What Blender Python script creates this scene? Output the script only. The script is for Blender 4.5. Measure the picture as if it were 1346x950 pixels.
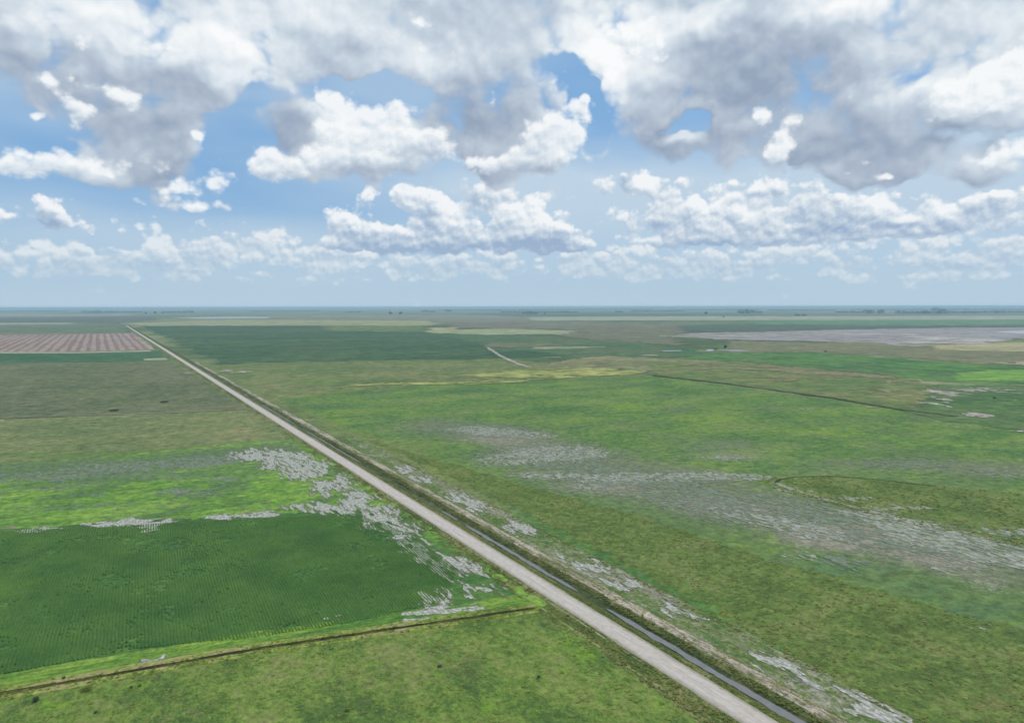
import bpy, bmesh, math, random
import numpy as np
from math import radians, pi
from mathutils import Vector

random.seed(7)
RNG = np.random.default_rng(11)
for _o in list(bpy.data.objects):
    bpy.data.objects.remove(_o, do_unlink=True)
SC = bpy.context.scene
COL = SC.collection

# ------------------------------------------------------------------ camera
PW, PH = 1346.0, 950.0            # size of the photograph the layout was measured on
FPX = 943.0                       # focal length in those pixels
HORIZON = 403.0
CAM_H = 100.0                     # drone height, metres
PITCH = math.atan((PH / 2 - HORIZON) / FPX)
cam_d = bpy.data.cameras.new('camera')
cam_d.sensor_fit = 'HORIZONTAL'
cam_d.sensor_width = 36.0
cam_d.lens = 36.0 * FPX / PW
cam_d.clip_start = 0.5
cam_d.clip_end = 200000.0
cam = bpy.data.objects.new('camera', cam_d)
COL.objects.link(cam)
cam.location = (0, 0, CAM_H)
cam.rotation_euler = (pi / 2 - PITCH, radians(0.10), 0)
SC.camera = cam


def ray(px, py):
    """world direction through a point of the photograph"""
    x, y, z = (px - PW / 2) / FPX, (PH / 2 - py) / FPX, -1.0
    c, s = math.cos(pi / 2 - PITCH), math.sin(pi / 2 - PITCH)
    return Vector((x, y * c - z * s, y * s + z * c)).normalized()


def G(px, py, z=0.0):
    """ground point (metres) seen at a point of the photograph"""
    d = ray(px, py)
    t = (z - CAM_H) / d.z
    return (d.x * t, d.y * t)


# ------------------------------------------------------------------ node helpers
class NB:
    """small node builder: sockets in, sockets out"""
    def __init__(self, tree):
        self.t = tree
        self.n = 0

    def new(self, kind, **kw):
        nd = self.t.nodes.new(kind)
        self.n += 1
        for k, v in kw.items():
            setattr(nd, k, v)
        return nd

    def put(self, sock, v):
        if isinstance(v, bpy.types.NodeSocket):
            self.t.links.new(v, sock)
        elif v is not None:
            if isinstance(v, (tuple, list)) and sock.type == 'RGBA' and len(v) == 3:
                v = (*v, 1.0)
            sock.default_value = v

    def m(self, op, a, b=None, c=None, clamp=False):
        nd = self.new('ShaderNodeMath', operation=op, use_clamp=clamp)
        self.put(nd.inputs[0], a)
        if b is not None: self.put(nd.inputs[1], b)
        if c is not None: self.put(nd.inputs[2], c)
        return nd.outputs[0]

    def v(self, op, a, b=None, s=None):
        nd = self.new('ShaderNodeVectorMath', operation=op)
        self.put(nd.inputs[0], a)
        if b is not None: self.put(nd.inputs[1], b)
        if s is not None: self.put(nd.inputs['Scale'], s)
        return nd.outputs['Value' if op in ('LENGTH', 'DOT_PRODUCT', 'DISTANCE') else 'Vector']

    def noise(self, vec, scale, detail=4.0, rough=0.5, lac=2.0, dist=0.0, dims='3D', color=False):
        nd = self.new('ShaderNodeTexNoise', noise_dimensions=dims)
        self.put(nd.inputs['Vector'], vec)
        for k, val in (('Scale', scale), ('Detail', detail), ('Roughness', rough), ('Lacunarity', lac), ('Distortion', dist)):
            self.put(nd.inputs[k], val)
        return nd.outputs['Color' if color else 'Fac']

    def voro(self, vec, scale, smooth=None, detail=0.0, rough=0.5, dims='3D', out='Distance', rand=1.0):
        nd = self.new('ShaderNodeTexVoronoi', voronoi_dimensions=dims, feature='F1' if smooth is None else 'SMOOTH_F1')
        self.put(nd.inputs['Vector'], vec)
        self.put(nd.inputs['Scale'], scale)
        self.put(nd.inputs['Detail'], detail)
        self.put(nd.inputs['Roughness'], rough)
        self.put(nd.inputs['Randomness'], rand)
        if smooth is not None: self.put(nd.inputs['Smoothness'], smooth)
        return nd.outputs[out]

    def ss(self, x, lo, hi, a=0.0, b=1.0, smooth=True):
        nd = self.new('ShaderNodeMapRange', interpolation_type='SMOOTHSTEP' if smooth else 'LINEAR', clamp=True)
        self.put(nd.inputs['Value'], x)
        for k, val in (('From Min', lo), ('From Max', hi), ('To Min', a), ('To Max', b)):
            self.put(nd.inputs[k], val)
        return nd.outputs['Result']

    def mix(self, f, a, b, blend='MIX'):
        nd = self.new('ShaderNodeMix', data_type='RGBA', blend_type=blend)
        self.put(nd.inputs['Factor'], f)
        self.put(nd.inputs['A'], None)
        self.put(nd.inputs[6], a)
        self.put(nd.inputs[7], b)
        return nd.outputs[2]

    def mixf(self, f, a, b):
        nd = self.new('ShaderNodeMix', data_type='FLOAT')
        self.put(nd.inputs[0], f); self.put(nd.inputs[2], a); self.put(nd.inputs[3], b)
        return nd.outputs[0]

    def ramp(self, f, stops, interp='LINEAR'):
        nd = self.new('ShaderNodeValToRGB')
        nd.color_ramp.interpolation = interp
        e = nd.color_ramp.elements
        while len(e) < len(stops): e.new(0.5)
        for el, (p, c) in zip(e, stops):
            el.position = p; el.color = (*c, 1.0)
        self.put(nd.inputs[0], f)
        return nd.outputs[0]

    def sep(self, v):
        nd = self.new('ShaderNodeSeparateXYZ'); self.put(nd.inputs[0], v)
        return nd.outputs

    def comb(self, x, y, z=0.0):
        nd = self.new('ShaderNodeCombineXYZ')
        for i, q in enumerate((x, y, z)): self.put(nd.inputs[i], q)
        return nd.outputs[0]

    def mapping(self, v, loc=(0, 0, 0), rot=(0, 0, 0), scale=(1, 1, 1), kind='TEXTURE'):
        nd = self.new('ShaderNodeMapping', vector_type=kind)
        self.put(nd.inputs[0], v)
        nd.inputs['Location'].default_value = loc
        nd.inputs['Rotation'].default_value = rot
        nd.inputs['Scale'].default_value = scale
        return nd.outputs[0]

    def blobs(self, v, items, start=0.0, kind='SPHERICAL'):
        """sum of soft round falloffs: items (cx, cy, rx, ry, weight)"""
        acc = start
        for cx, cy, rx, ry, w in items:
            nd = self.new('ShaderNodeVectorMath', operation='MULTIPLY_ADD')
            self.put(nd.inputs[0], v)
            nd.inputs[1].default_value = (1 / rx, 1 / ry, 0)
            nd.inputs[2].default_value = (-cx / rx, -cy / ry, 0)
            g = self.new('ShaderNodeTexGradient', gradient_type=kind)
            self.put(g.inputs[0], nd.outputs[0])
            acc = self.m('MULTIPLY_ADD', g.outputs['Fac'], w, acc)
        return acc


def lin(r, g, b):
    """display colour 0-255 to linear"""
    return tuple(((c / 255) / 12.92 if c / 255 <= 0.04045 else ((c / 255 + 0.055) / 1.055) ** 2.4) for c in (r, g, b))

# ------------------------------------------------------------------ world: blue sky with broken cumulus
SUN_EL, SUN_AZ = radians(58), radians(70)        # azimuth from straight ahead, clockwise
SKY_STRENGTH = 0.1
UNIT = 1000.0


def ang(px, py):
    """compass bearing and height above the horizon (thousandths of a radian)"""
    d = ray(px, py)
    return math.atan2(d.x, d.y) * UNIT, math.asin(d.z) * UNIT


def sky_items(rows, k=1.0, kw=1.0):
    out = []
    for r in rows:
        cx, cy, rx, ry, w = r[:5]
        a, e = ang(cx, cy)
        a2, _ = ang(cx + rx, cy)
        _, e2 = ang(cx, cy - ry)
        out.append((a, e, abs(a2 - a) * k, abs(e2 - e) * k, w * kw))
    return out


# cloud bodies: where on the sky, how wide, how thick (negative: a gap)
HIGH_COVER = [
    (150, 20, 330, 130, 1.2), (420, 20, 260, 120, 1.1), (650, 20, 260, 120, 1.2), (900, 30, 260, 130, 1.3), (1150, 30, 300, 150, 1.3), (1340, 40, 200, 150, 1.0),
    (20, 95, 130, 50, 0.7), (190, 150, 130, 80, 1.1), (265, 112, 130, 48, 1.2), (235, 150, 80, 60, 0.7), (85, 150, 60, 60, 0.7), (205, 215, 90, 60, 0.9), (95, 222, 120, 34, 0.8), (225, 252, 90, 40, 0.8), (240, 270, 80, 14, 0.5),
    (370, 160, 62, 56, 1.2), (390, 130, 46, 40, 0.7), (450, 190, 110, 70, 1.1), (400, 225, 100, 30, 0.9), (540, 205, 130, 50, 1.1), (640, 150, 140, 110, 1.3), (700, 205, 110, 60, 1.2), (600, 85, 130, 60, 0.8), (430, 85, 80, 36, 0.5), (680, 80, 50, 60, 0.4),
    (850, 150, 90, 100, 1.5), (800, 90, 50, 60, 0.6), (1000, 110, 200, 140, 1.4), (965, 195, 70, 40, 0.8), (890, 205, 80, 26, 0.5), (940, 120, 70, 40, 0.6), (1080, 190, 170, 60, 0.9), (1200, 170, 180, 90, 1.2), (1130, 226, 120, 28, 0.9), (1290, 160, 130, 80, 1.1), (1300, 225, 90, 36, 0.9),
    (110, 150, 75, 62, 1.0), (140, 195, 90, 44, 0.8), (60, 118, 66, 44, 0.7), (250, 195, 60, 50, 0.5),
    # gaps
    (300, 165, 52, 44, -1.35), (325, 195, 34, 50, -1.0), (480, 118, 74, 26, -1.35), (530, 116, 52, 24, -1.1), (735, 86, 42, 26, -1.4), (760, 98, 34, 32, -1.4), (768, 135, 24, 34, -1.0), (778, 180, 18, 40, -0.9), (914, 164, 32, 16, -1.6), (892, 175, 28, 12, -1.3),
    (5, 168, 80, 46, -1.2), (65, 192, 50, 18, -0.6), (350, 122, 36, 14, -0.6), (130, 258, 70, 18, -0.6), (985, 222, 40, 14, -0.6),
]
HIGH_TONE = [   # thick grey bases (negative) and sunlit places (positive)
    (30, 100, 150, 60, -0.3), (200, 165, 170, 60, -0.5), (165, 92, 170, 30, -0.3), (270, 110, 110, 40, -0.2), (235, 235, 100, 45, -0.45), (120, 240, 120, 20, -0.15),
    (375, 165, 85, 60, -0.5), (640, 160, 150, 80, -0.5), (590, 165, 70, 50, -0.15), (530, 228, 150, 22, -0.35), (680, 225, 120, 24, -0.3), (640, 20, 200, 60, -0.15), (430, 75, 80, 50, -0.2),
    (870, 190, 110, 55, -0.4), (1000, 110, 210, 130, -0.5), (950, 60, 100, 80, -0.1), (1110, 190, 200, 50, -0.4), (1140, 234, 130, 24, -0.35), (1300, 185, 160, 26, -0.5), (1190, 200, 160, 30, -0.25), (1290, 236, 110, 26, -0.35),
    (470, 50, 100, 60, -0.1), (0, 60, 110, 60, -0.15),
    (100, 20, 120, 50, 0.35), (225, 45, 110, 50, 0.35), (330, 75, 100, 60, 0.35), (300, 20, 120, 40, 0.2), (430, 20, 120, 40, 0.25), (540, 60, 90, 40, 0.25), (300, 100, 50, 20, 0.3),
    (450, 170, 70, 50, 0.3), (500, 190, 110, 45, 0.3), (735, 180, 70, 50, 0.4), (820, 60, 120, 80, 0.55), (750, 40, 60, 40, 0.25), (790, 120, 40, 60, 0.3), (1110, 10, 130, 34, 0.5), (940, 20, 60, 40, 0.4), (1250, 135, 60, 40, 0.2), (1230, 70, 150, 70, 0.12), (1330, 30, 60, 40, 0.2),
]
HEAD_COVER = [  # nearer cumulus heads standing crisp in front of the grey
    (92, 125, 38, 34, 0.8), (62, 103, 24, 20, 0.6), (172, 130, 30, 24, 1.0), (137, 113, 24, 20, 0.8), (108, 145, 30, 20, 0.8), (45, 157, 22, 14, 0.9), (100, 165, 26, 16, 0.6), (262, 178, 18, 17, 1.0), (185, 205, 48, 28, 0.9), (40, 205, 50, 32, 1.0), (115, 218, 66, 24, 0.8), (278, 242, 42, 28, 1.0), (225, 245, 38, 18, 0.8), (250, 270, 76, 13, 0.8), (10, 225, 44, 18, 0.6),
    (455, 155, 50, 50, 1.1), (425, 128, 24, 22, 0.7), (505, 185, 100, 50, 1.2), (350, 218, 48, 32, 1.0), (420, 215, 90, 32, 0.9), (570, 195, 60, 30, 0.6), (525, 138, 30, 24, 0.8), (738, 165, 48, 46, 1.0), (715, 195, 70, 38, 0.9), (650, 132, 22, 18, 0.8), (768, 140, 20, 16, 0.7), (690, 215, 90, 24, 0.7), (640, 220, 50, 16, 0.5),
    (740, 106, 13, 9, 0.8), (772, 128, 10, 8, 0.7), (845, 60, 60, 46, 0.8), (800, 45, 50, 34, 0.6), (1025, 178, 30, 34, 1.0), (1000, 152, 20, 18, 0.9), (1022, 208, 28, 18, 0.8), (1048, 160, 18, 14, 0.7),
    (1235, 132, 40, 38, 1.1), (1275, 125, 50, 40, 1.0), (1310, 110, 50, 46, 1.1), (1345, 100, 50, 66, 1.2), (1330, 205, 50, 28, 1.0), (1275, 212, 50, 16, 0.7), (1140, 215, 28, 11, 0.8), (1115, 231, 20, 9, 0.8), (1160, 233, 20, 8, 0.8), (1130, 100, 30, 50, 0.45), (1118, 135, 20, 26, 0.4), (225, 62, 44, 24, 0.6), (120, 55, 50, 28, 0.5), (300, 100, 50, 18, 0.5), (550, 30, 22, 16, 0.7), (530, 62, 50, 32, 0.6), (610, 65, 40, 24, 0.4), (330, 45, 60, 30, 0.3),
]
HEAD_TONE = [(500, 226, 140, 20, -0.6), (715, 224, 110, 20, -0.5), (390, 238, 80, 14, -0.45), (260, 274, 80, 10, -0.3), (60, 225, 70, 14, -0.3), (1290, 165, 90, 16, -0.4), (185, 224, 46, 14, -0.35), (570, 205, 70, 30, -0.35), (450, 150, 60, 50, 0.2), (1300, 115, 80, 50, 0.25), (740, 165, 40, 40, 0.1), (92, 125, 60, 50, -0.15), (690, 200, 50, 30, -0.2)]
MID_COVER = [
    (66, 268, 36, 26, 1.1), (58, 285, 36, 20, 0.9), (98, 296, 40, 15, 0.9), (0, 282, 26, 16, 1.0), (165, 293, 36, 14, 0.9), (153, 280, 14, 14, 0.6),
    (482, 262, 22, 22, 1.0), (530, 250, 34, 28, 0.9), (555, 268, 44, 30, 1.0), (590, 285, 44, 44, 1.1), (650, 245, 34, 24, 1.0), (630, 262, 30, 24, 0.8), (670, 275, 44, 28, 1.0), (705, 295, 56, 40, 1.1), (735, 312, 50, 26, 1.0), (630, 315, 150, 30, 1.2), (450, 288, 34, 26, 1.0), (470, 310, 56, 32, 1.1), (530, 315, 90, 26, 1.0), (765, 328, 60, 14, 0.8), (610, 238, 16, 14, 0.5), (440, 320, 50, 20, 0.7),
    (842, 240, 30, 22, 1.1), (800, 250, 30, 30, 0.9), (870, 255, 60, 22, 0.9), (920, 240, 60, 16, 0.5), (1040, 245, 60, 18, 0.6), (1100, 255, 60, 20, 0.6), (1200, 262, 60, 18, 0.6), (840, 285, 60, 24, 0.9), (900, 285, 50, 26, 1.0), (935, 275, 44, 32, 1.1), (975, 290, 44, 34, 1.0), (1000, 288, 30, 26, 0.8), (990, 250, 44, 22, 1.0), (940, 312, 190, 22, 1.2), (1050, 272, 60, 34, 1.0), (1100, 282, 60, 34, 1.1), (1150, 276, 46, 30, 1.2), (1195, 295, 50, 24, 0.9), (1120, 308, 140, 22, 1.0), (1240, 284, 46, 24, 1.1), (1285, 270, 50, 20, 0.8), (1265, 300, 110, 18, 0.8), (1325, 262, 60, 18, 0.8), (1346, 285, 50, 24, 0.8), (720, 255, 60, 14, 0.5),
]
MID_TONE = [
    (60, 290, 50, 18, -0.4), (630, 328, 160, 22, -0.5), (720, 322, 80, 24, -0.45), (520, 330, 110, 14, -0.35), (470, 322, 60, 16, -0.3), (610, 262, 24, 30, -0.35), (560, 292, 26, 16, -0.3), (930, 327, 190, 16, -0.5), (1130, 305, 170, 18, -0.35), (822, 240, 16, 16, -0.7), (860, 300, 80, 16, -0.3), (1290, 290, 100, 26, -0.25), (1080, 285, 90, 30, -0.1),
    (62, 260, 30, 18, 0.35), (540, 252, 50, 26, 0.35), (590, 272, 30, 34, 0.5), (700, 280, 60, 30, 0.45), (650, 240, 30, 18, 0.35), (845, 240, 26, 20, 0.7), (930, 270, 50, 22, 0.45), (1155, 268, 30, 18, 0.5), (985, 282, 30, 18, 0.3), (1240, 278, 30, 14, 0.45), (455, 280, 34, 18, 0.3), (990, 246, 30, 12, 0.3), (482, 256, 20, 14, 0.3),
]
LOW_COVER = [
    (50, 332, 100, 34, 0.96), (0, 345, 80, 24, 0.72), (115, 340, 60, 26, 0.72), (195, 322, 60, 40, 0.96), (240, 330, 60, 30, 0.80), (280, 310, 50, 34, 0.88), (350, 318, 80, 34, 0.96), (240, 348, 190, 26, 0.88), (420, 335, 70, 26, 0.72), (390, 350, 120, 20, 0.64),
    (480, 340, 90, 30, 0.80), (570, 345, 100, 26, 0.80), (660, 345, 120, 26, 0.88), (760, 345, 110, 24, 0.80), (820, 335, 100, 28, 0.80), (900, 340, 100, 26, 0.80), (980, 345, 120, 26, 0.88), (1070, 335, 100, 28, 0.88), (1160, 325, 110, 28, 0.88), (1240, 320, 100, 26, 0.80), (1320, 315, 100, 30, 0.80), (1200, 348, 160, 20, 0.80), (1310, 345, 130, 22, 0.80),
    (120, 362, 200, 12, 0.48), (400, 366, 200, 12, 0.48), (640, 364, 200, 14, 0.64), (880, 364, 200, 14, 0.64), (1130, 366, 220, 12, 0.64), (1300, 366, 160, 12, 0.56),
]
LOW_TONE = [(200, 310, 60, 24, 0.35), (275, 298, 40, 22, 0.4), (355, 306, 70, 20, 0.4), (50, 322, 80, 18, 0.35), (250, 350, 220, 16, -0.25), (980, 352, 240, 14, -0.2), (640, 352, 180, 14, -0.2), (1240, 312, 140, 16, 0.25), (1260, 352, 220, 12, -0.2), (1070, 325, 80, 14, 0.2), (500, 330, 80, 14, 0.2), (830, 326, 80, 12, 0.2)]
VEIL = [(1000, 240, 480, 90, 0.9), (650, 250, 330, 60, 0.6), (1250, 280, 450, 130, 1.0), (950, 310, 500, 80, 0.7), (650, 20, 300, 90, 0.3), (600, 340, 600, 60, 0.8), (300, 330, 400, 60, 0.5)]

world = bpy.data.worlds.new('World')
SC.world = world
world.use_nodes = True
wt = world.node_tree
wt.nodes.clear()
W = NB(wt)
wout = W.new('ShaderNodeOutputWorld')
sky = W.new('ShaderNodeTexSky', sky_type='NISHITA', sun_disc=False, sun_elevation=SUN_EL, sun_rotation=SUN_AZ,
            altitude=100.0, air_density=1.0, dust_density=0.6, ozone_density=1.5)
dirn = W.new('ShaderNodeTexCoord').outputs['Generated']
dx, dy, dz = W.sep(dirn)
bear = W.m('MULTIPLY', W.m('ARCTAN2', dx, dy), UNIT)
elev = W.m('MULTIPLY', W.m('ARCSINE', dz), UNIT)
flat = W.comb(bear, elev, 0.0)


def fake(v, k=1.0):
    return tuple(c * k / SKY_STRENGTH for c in v)


def bgnode(colr):
    nd = W.new('ShaderNodeBackground')
    nd.inputs['Strength'].default_value = SKY_STRENGTH
    W.put(nd.inputs['Color'], colr)
    return nd.outputs[0]


def mixsh(f, a, b):
    nd = W.new('ShaderNodeMixShader')
    W.put(nd.inputs[0], f); W.put(nd.inputs[1], a); W.put(nd.inputs[2], b)
    return nd.outputs[0]


def field_group(cover, grow, wscale, wamp, nscale, namp, detail, rough):
    """node group: sky point in, cloud thickness, warped point and lumpiness out"""
    gt = bpy.data.node_groups.new('cloud_layer', 'ShaderNodeTree')
    gt.interface.new_socket('Point', in_out='INPUT', socket_type='NodeSocketVector')
    gt.interface.new_socket('Base', in_out='INPUT', socket_type='NodeSocketFloat')
    gt.interface.new_socket('Thickness', in_out='OUTPUT', socket_type='NodeSocketFloat')
    gt.interface.new_socket('Warped', in_out='OUTPUT', socket_type='NodeSocketVector')
    gt.interface.new_socket('Lump', in_out='OUTPUT', socket_type='NodeSocketFloat')
    g = NB(gt)
    gi, go = g.new('NodeGroupInput'), g.new('NodeGroupOutput')
    p0 = gi.outputs[0]
    wn = g.v('SUBTRACT', g.noise(p0, wscale / UNIT, 3.0, 0.55, dims='2D', color=True), (0.5, 0.5, 0.5))
    p = g.v('ADD', p0, g.v('MULTIPLY', wn, (wamp, wamp, 0.0)))
    body = g.m('MINIMUM', g.blobs(p, sky_items([r for r in cover if r[4] > 0], grow, grow), gi.outputs[1]), 1.2)
    gaps = [r for r in cover if r[4] < 0]
    if gaps:
        body = g.blobs(p, sky_items(gaps), body)
    q = g.v('MULTIPLY', g.v('ADD', p0, g.v('SCALE', wn, None, wamp * 0.45)), (1.0, 1.2, 1.0))
    n = g.noise(q, nscale / UNIT, detail, rough, dims='2D')
    bil = g.voro(q, nscale * 1.15 / UNIT, detail=3.0, rough=0.5, dims='2D')
    lump = g.m('MULTIPLY_ADD', g.m('SUBTRACT', n, 0.5), namp * 1.0, g.m('MULTIPLY', g.m('SUBTRACT', bil, 0.45), -namp * 1.7))
    gt.links.new(g.m('ADD', body, lump), go.inputs[0])
    gt.links.new(p, go.inputs[1])
    gt.links.new(lump, go.inputs[2])
    return gt


def layer(under, cover, tone, wscale, wamp, nscale, namp, lift, thr, soft, gain, ramp, detail=5.0, base=0.0, base_tone=0.45, opacity=1.0, hz=None, rough=0.58, fine=0.22, rim=0.25, grow=1.0):
    gt = field_group(cover, grow, wscale, wamp, nscale, namp, detail, rough)
    n0, n1 = W.new('ShaderNodeGroup', node_tree=gt), W.new('ShaderNodeGroup', node_tree=gt)
    for nd, pt in ((n0, flat), (n1, W.v('ADD', flat, (lift * 0.45, lift, 0.0)))):        # here, and a little towards the sun
        W.put(nd.inputs[0], pt); W.put(nd.inputs[1], base)
    f0, p, lump = n0.outputs
    f1 = n1.outputs[0]
    lit = W.m('MULTIPLY', W.m('SUBTRACT', f0, f1), gain)
    lit = W.m('MINIMUM', W.m('MAXIMUM', lit, -0.3), 0.5)
    t = W.blobs(p, sky_items(tone), base_tone)
    t = W.m('ADD', t, lit)
    t = W.m('MULTIPLY_ADD', lump, fine, t)
    t = W.m('ADD', t, W.ss(f0, thr, thr + soft * 3.0, rim, 0.0))       # thin edges let light through
    colr = W.ramp(W.m('MULTIPLY', t, 1.0, clamp=True), ramp)
    colr = W.v('SCALE', colr, None, 1.0 / SKY_STRENGTH)
    if hz is not None:
        colr = W.mix(hz, colr, HAZE_SKY)
    a = W.ss(f0, thr, thr + soft, 0.0, opacity)
    return mixsh(a, under, bgnode(colr))


# clear air: the Nishita blue, paling to the horizon
HAZE_SKY = fake(lin(183, 206, 222))
sky_c = W.mix(0.7, sky.outputs[0], fake(lin(112, 171, 225)))
veil_n = W.noise(W.v('MULTIPLY', dirn, (1.0, 1.0, 3.0)), 3.2, 3.0, 0.5)
veil = W.ss(veil_n, 0.38, 0.68, 0.12, 0.55)
hz = W.m('POWER', W.ss(elev, 0.0, 190.0, 1.0, 0.0, smooth=False), 1.6)
low_hz = W.m('POWER', W.ss(elev, 0.0, 110.0, 1.0, 0.0, smooth=False), 1.8)
PALE = fake(lin(190, 211, 229))


def clear_air(v):
    c = W.mix(W.m('MULTIPLY', v, W.ss(elev, 40.0, 140.0, 0.6, 1.0)), sky_c, PALE)
    return W.mix(hz, c, HAZE_SKY)


air = bgnode(clear_air(W.m('ADD', veil, W.blobs(flat, sky_items(VEIL)), clamp=True)))
RAMP_HIGH = [(0.0, lin(150, 166, 188)), (0.25, lin(174, 188, 205)), (0.5, lin(197, 210, 223)), (0.75, lin(227, 235, 241)), (1.0, lin(249, 251, 252))]
RAMP_MID = [(0.0, lin(152, 175, 204)), (0.3, lin(178, 196, 216)), (0.55, lin(205, 217, 229)), (0.8, lin(230, 237, 242)), (1.0, lin(246, 248, 250))]
RAMP_LOW = [(0.0, lin(162, 187, 213)), (0.4, lin(190, 208, 224)), (0.7, lin(213, 224, 233)), (1.0, lin(234, 239, 242))]
band = W.m('MULTIPLY', W.m('MULTIPLY', W.ss(elev, 15.0, 45.0), W.ss(elev, 75.0, 130.0, 1.0, 0.0)),
           W.m('MULTIPLY_ADD', W.noise(W.v('MULTIPLY', flat, (1.0, 2.4, 1.0)), 14.0 / UNIT, 2.0, 0.5, dims='2D'), 2.4, -1.1))
deck0 = W.ss(elev, 255.0, 330.0, 0.0, 0.75)
sh = layer(air, LOW_COVER, LOW_TONE, 18.0, 16.0, 34.0, 0.5, 5.0, 0.16, 0.5, 0.9, RAMP_LOW, 4.0, band, 0.5, 0.85, low_hz)
sh = layer(sh, MID_COVER, MID_TONE, 18.0, 16.0, 30.0, 0.45, 6.0, 0.16, 0.42, 0.8, RAMP_MID, 4.0, 0.0, 0.48, 0.92, low_hz, grow=1.1)
sh = layer(sh, HIGH_COVER, HIGH_TONE, 13.0, 52.0, 11.0, 0.6, 12.0, 0.08, 0.62, 0.36, RAMP_HIGH, 3.0, deck0, 0.53, 1.0, None, 0.5, 0.1, 0.05)
sh = layer(sh, HEAD_COVER, HEAD_TONE, 16.0, 18.0, 24.0, 0.42, 7.0, 0.20, 0.5, 0.6, RAMP_HIGH, 4.0, 0.0, 0.70, 0.9, None, 0.55, 0.2, 0.25, 1.15)

# the same broken cloud carried on round the rest of the compass and overhead
gen = W.noise(W.v('MULTIPLY', dirn, (1.0, 1.0, 1.5)), 3.4, 5.0, 0.56, dist=0.25)
gen2 = W.noise(W.v('ADD', dirn, (0.02, 0.0, 0.035)), 5.0, 3.0, 0.5)
gcol = W.v('SCALE', W.ramp(W.m('MULTIPLY_ADD', W.m('SUBTRACT', gen2, 0.5), 2.2, 0.55, clamp=True), RAMP_HIGH), None, 1.0 / SKY_STRENGTH)
gcov = W.ss(gen, W.ss(elev, 30.0, 300.0, 0.56, 0.40), W.ss(elev, 30.0, 300.0, 0.66, 0.50))
gcol = W.mix(low_hz, W.mix(gcov, clear_air(veil), gcol), HAZE_SKY)
around = bgnode(gcol)
view = W.m('MULTIPLY', W.ss(W.m('ABSOLUTE', bear), 640.0, 780.0, 1.0, 0.0), W.ss(elev, 425.0, 520.0, 1.0, 0.0))
wt.links.new(mixsh(view, around, sh), wout.inputs[0])
world.cycles.sampling_method = 'NONE'

# ------------------------------------------------------------------ sun: mostly behind cloud, so weak and very soft
sun_d = bpy.data.lights.new('sun', 'SUN')
sun_d.energy = 1.5
sun_d.angle = radians(10)
sun_d.color = (1.0, 0.95, 0.87)
sun = bpy.data.objects.new('sun', sun_d)
COL.objects.link(sun)
sun_dir = Vector((math.sin(SUN_AZ) * math.cos(SUN_EL), math.cos(SUN_AZ) * math.cos(SUN_EL), math.sin(SUN_EL)))
sun.rotation_euler = sun_dir.to_track_quat('Z', 'Y').to_euler()

SC.view_settings.view_transform = 'Standard'
SC.view_settings.look = 'None'
SC.view_settings.exposure = 0.0
SC.view_settings.gamma = 1.0
SC.view_settings.use_curve_mapping = False
SC.cycles.use_adaptive_sampling = True
SC.cycles.adaptive_threshold = 0.015
SC.cycles.use_denoising = True
SC.cycles.max_bounces = 5
SC.cycles.diffuse_bounces = 2
SC.cycles.glossy_bounces = 2
SC.cycles.volume_bounces = 1

# ------------------------------------------------------------------ road frame: u metres right of the road's centre line, v metres along it
ROAD_A = G(995, 950)
_b = G(567, 680)
_l = math.hypot(_b[0] - ROAD_A[0], _b[1] - ROAD_A[1])
RD = ((_b[0] - ROAD_A[0]) / _l, (_b[1] - ROAD_A[1]) / _l)


def X(u, v):
    return (ROAD_A[0] + u * RD[1] + v * RD[0], ROAD_A[1] - u * RD[0] + v * RD[1])


def UV(x, y):
    x, y = x - ROAD_A[0], y - ROAD_A[1]
    return x * RD[1] - y * RD[0], x * RD[0] + y * RD[1]


def P(px, py):
    return UV(*G(px, py))


PROFILE = [(-60000, 0), (-20, 0), (-12, 0), (-9.5, 0.0), (-8, -0.18), (-6.5, -0.1), (-5, 0.25), (-3.9, 0.40), (-2, 0.5), (0, 0.55), (2, 0.5), (3.9, 0.40), (5.6, 0.2), (7.0, -0.15), (8.2, -0.6), (10.6, -0.62), (11.8, 0.1), (13.6, 0.85), (15.4, 1.0), (17.2, 0.7), (19.5, 0.12), (21.5, 0.0), (60000, 0)]
_pu = np.array([p[0] for p in PROFILE], float)
_pz = np.array([p[1] for p in PROFILE], float)


def zprof(u):
    return float(np.interp(u, _pu, _pz))


# ------------------------------------------------------------------ little value noise for the modelling
def _hash(ix, iy, seed):
    h = (ix.astype(np.int64) * 374761393 + iy.astype(np.int64) * 668265263 + seed * 1442695041) & 0xFFFFFFFF
    h = ((h ^ (h >> 13)) * 1274126177) & 0xFFFFFFFF
    h = h ^ (h >> 16)
    return (h & 0xFFFF) / 65535.0


def vnoise(x, y, seed=0):
    x = np.asarray(x, float); y = np.asarray(y, float)
    ix, iy = np.floor(x), np.floor(y)
    fx, fy = x - ix, y - iy
    fx = fx * fx * (3 - 2 * fx); fy = fy * fy * (3 - 2 * fy)
    a = _hash(ix, iy, seed); b = _hash(ix + 1, iy, seed); c = _hash(ix, iy + 1, seed); d = _hash(ix + 1, iy + 1, seed)
    return (a * (1 - fx) + b * fx) * (1 - fy) + (c * (1 - fx) + d * fx) * fy


def fbm(x, y, oct=4, seed=0, gain=0.55):
    s, amp, tot = 0.0, 1.0, 0.0
    for k in range(oct):
        s = s + amp * vnoise(x * 2 ** k + 17.3 * k, y * 2 ** k - 9.1 * k, seed + k)
        tot += amp; amp *= gain
    return s / tot


# ------------------------------------------------------------------ materials
MATS = {}


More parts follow.
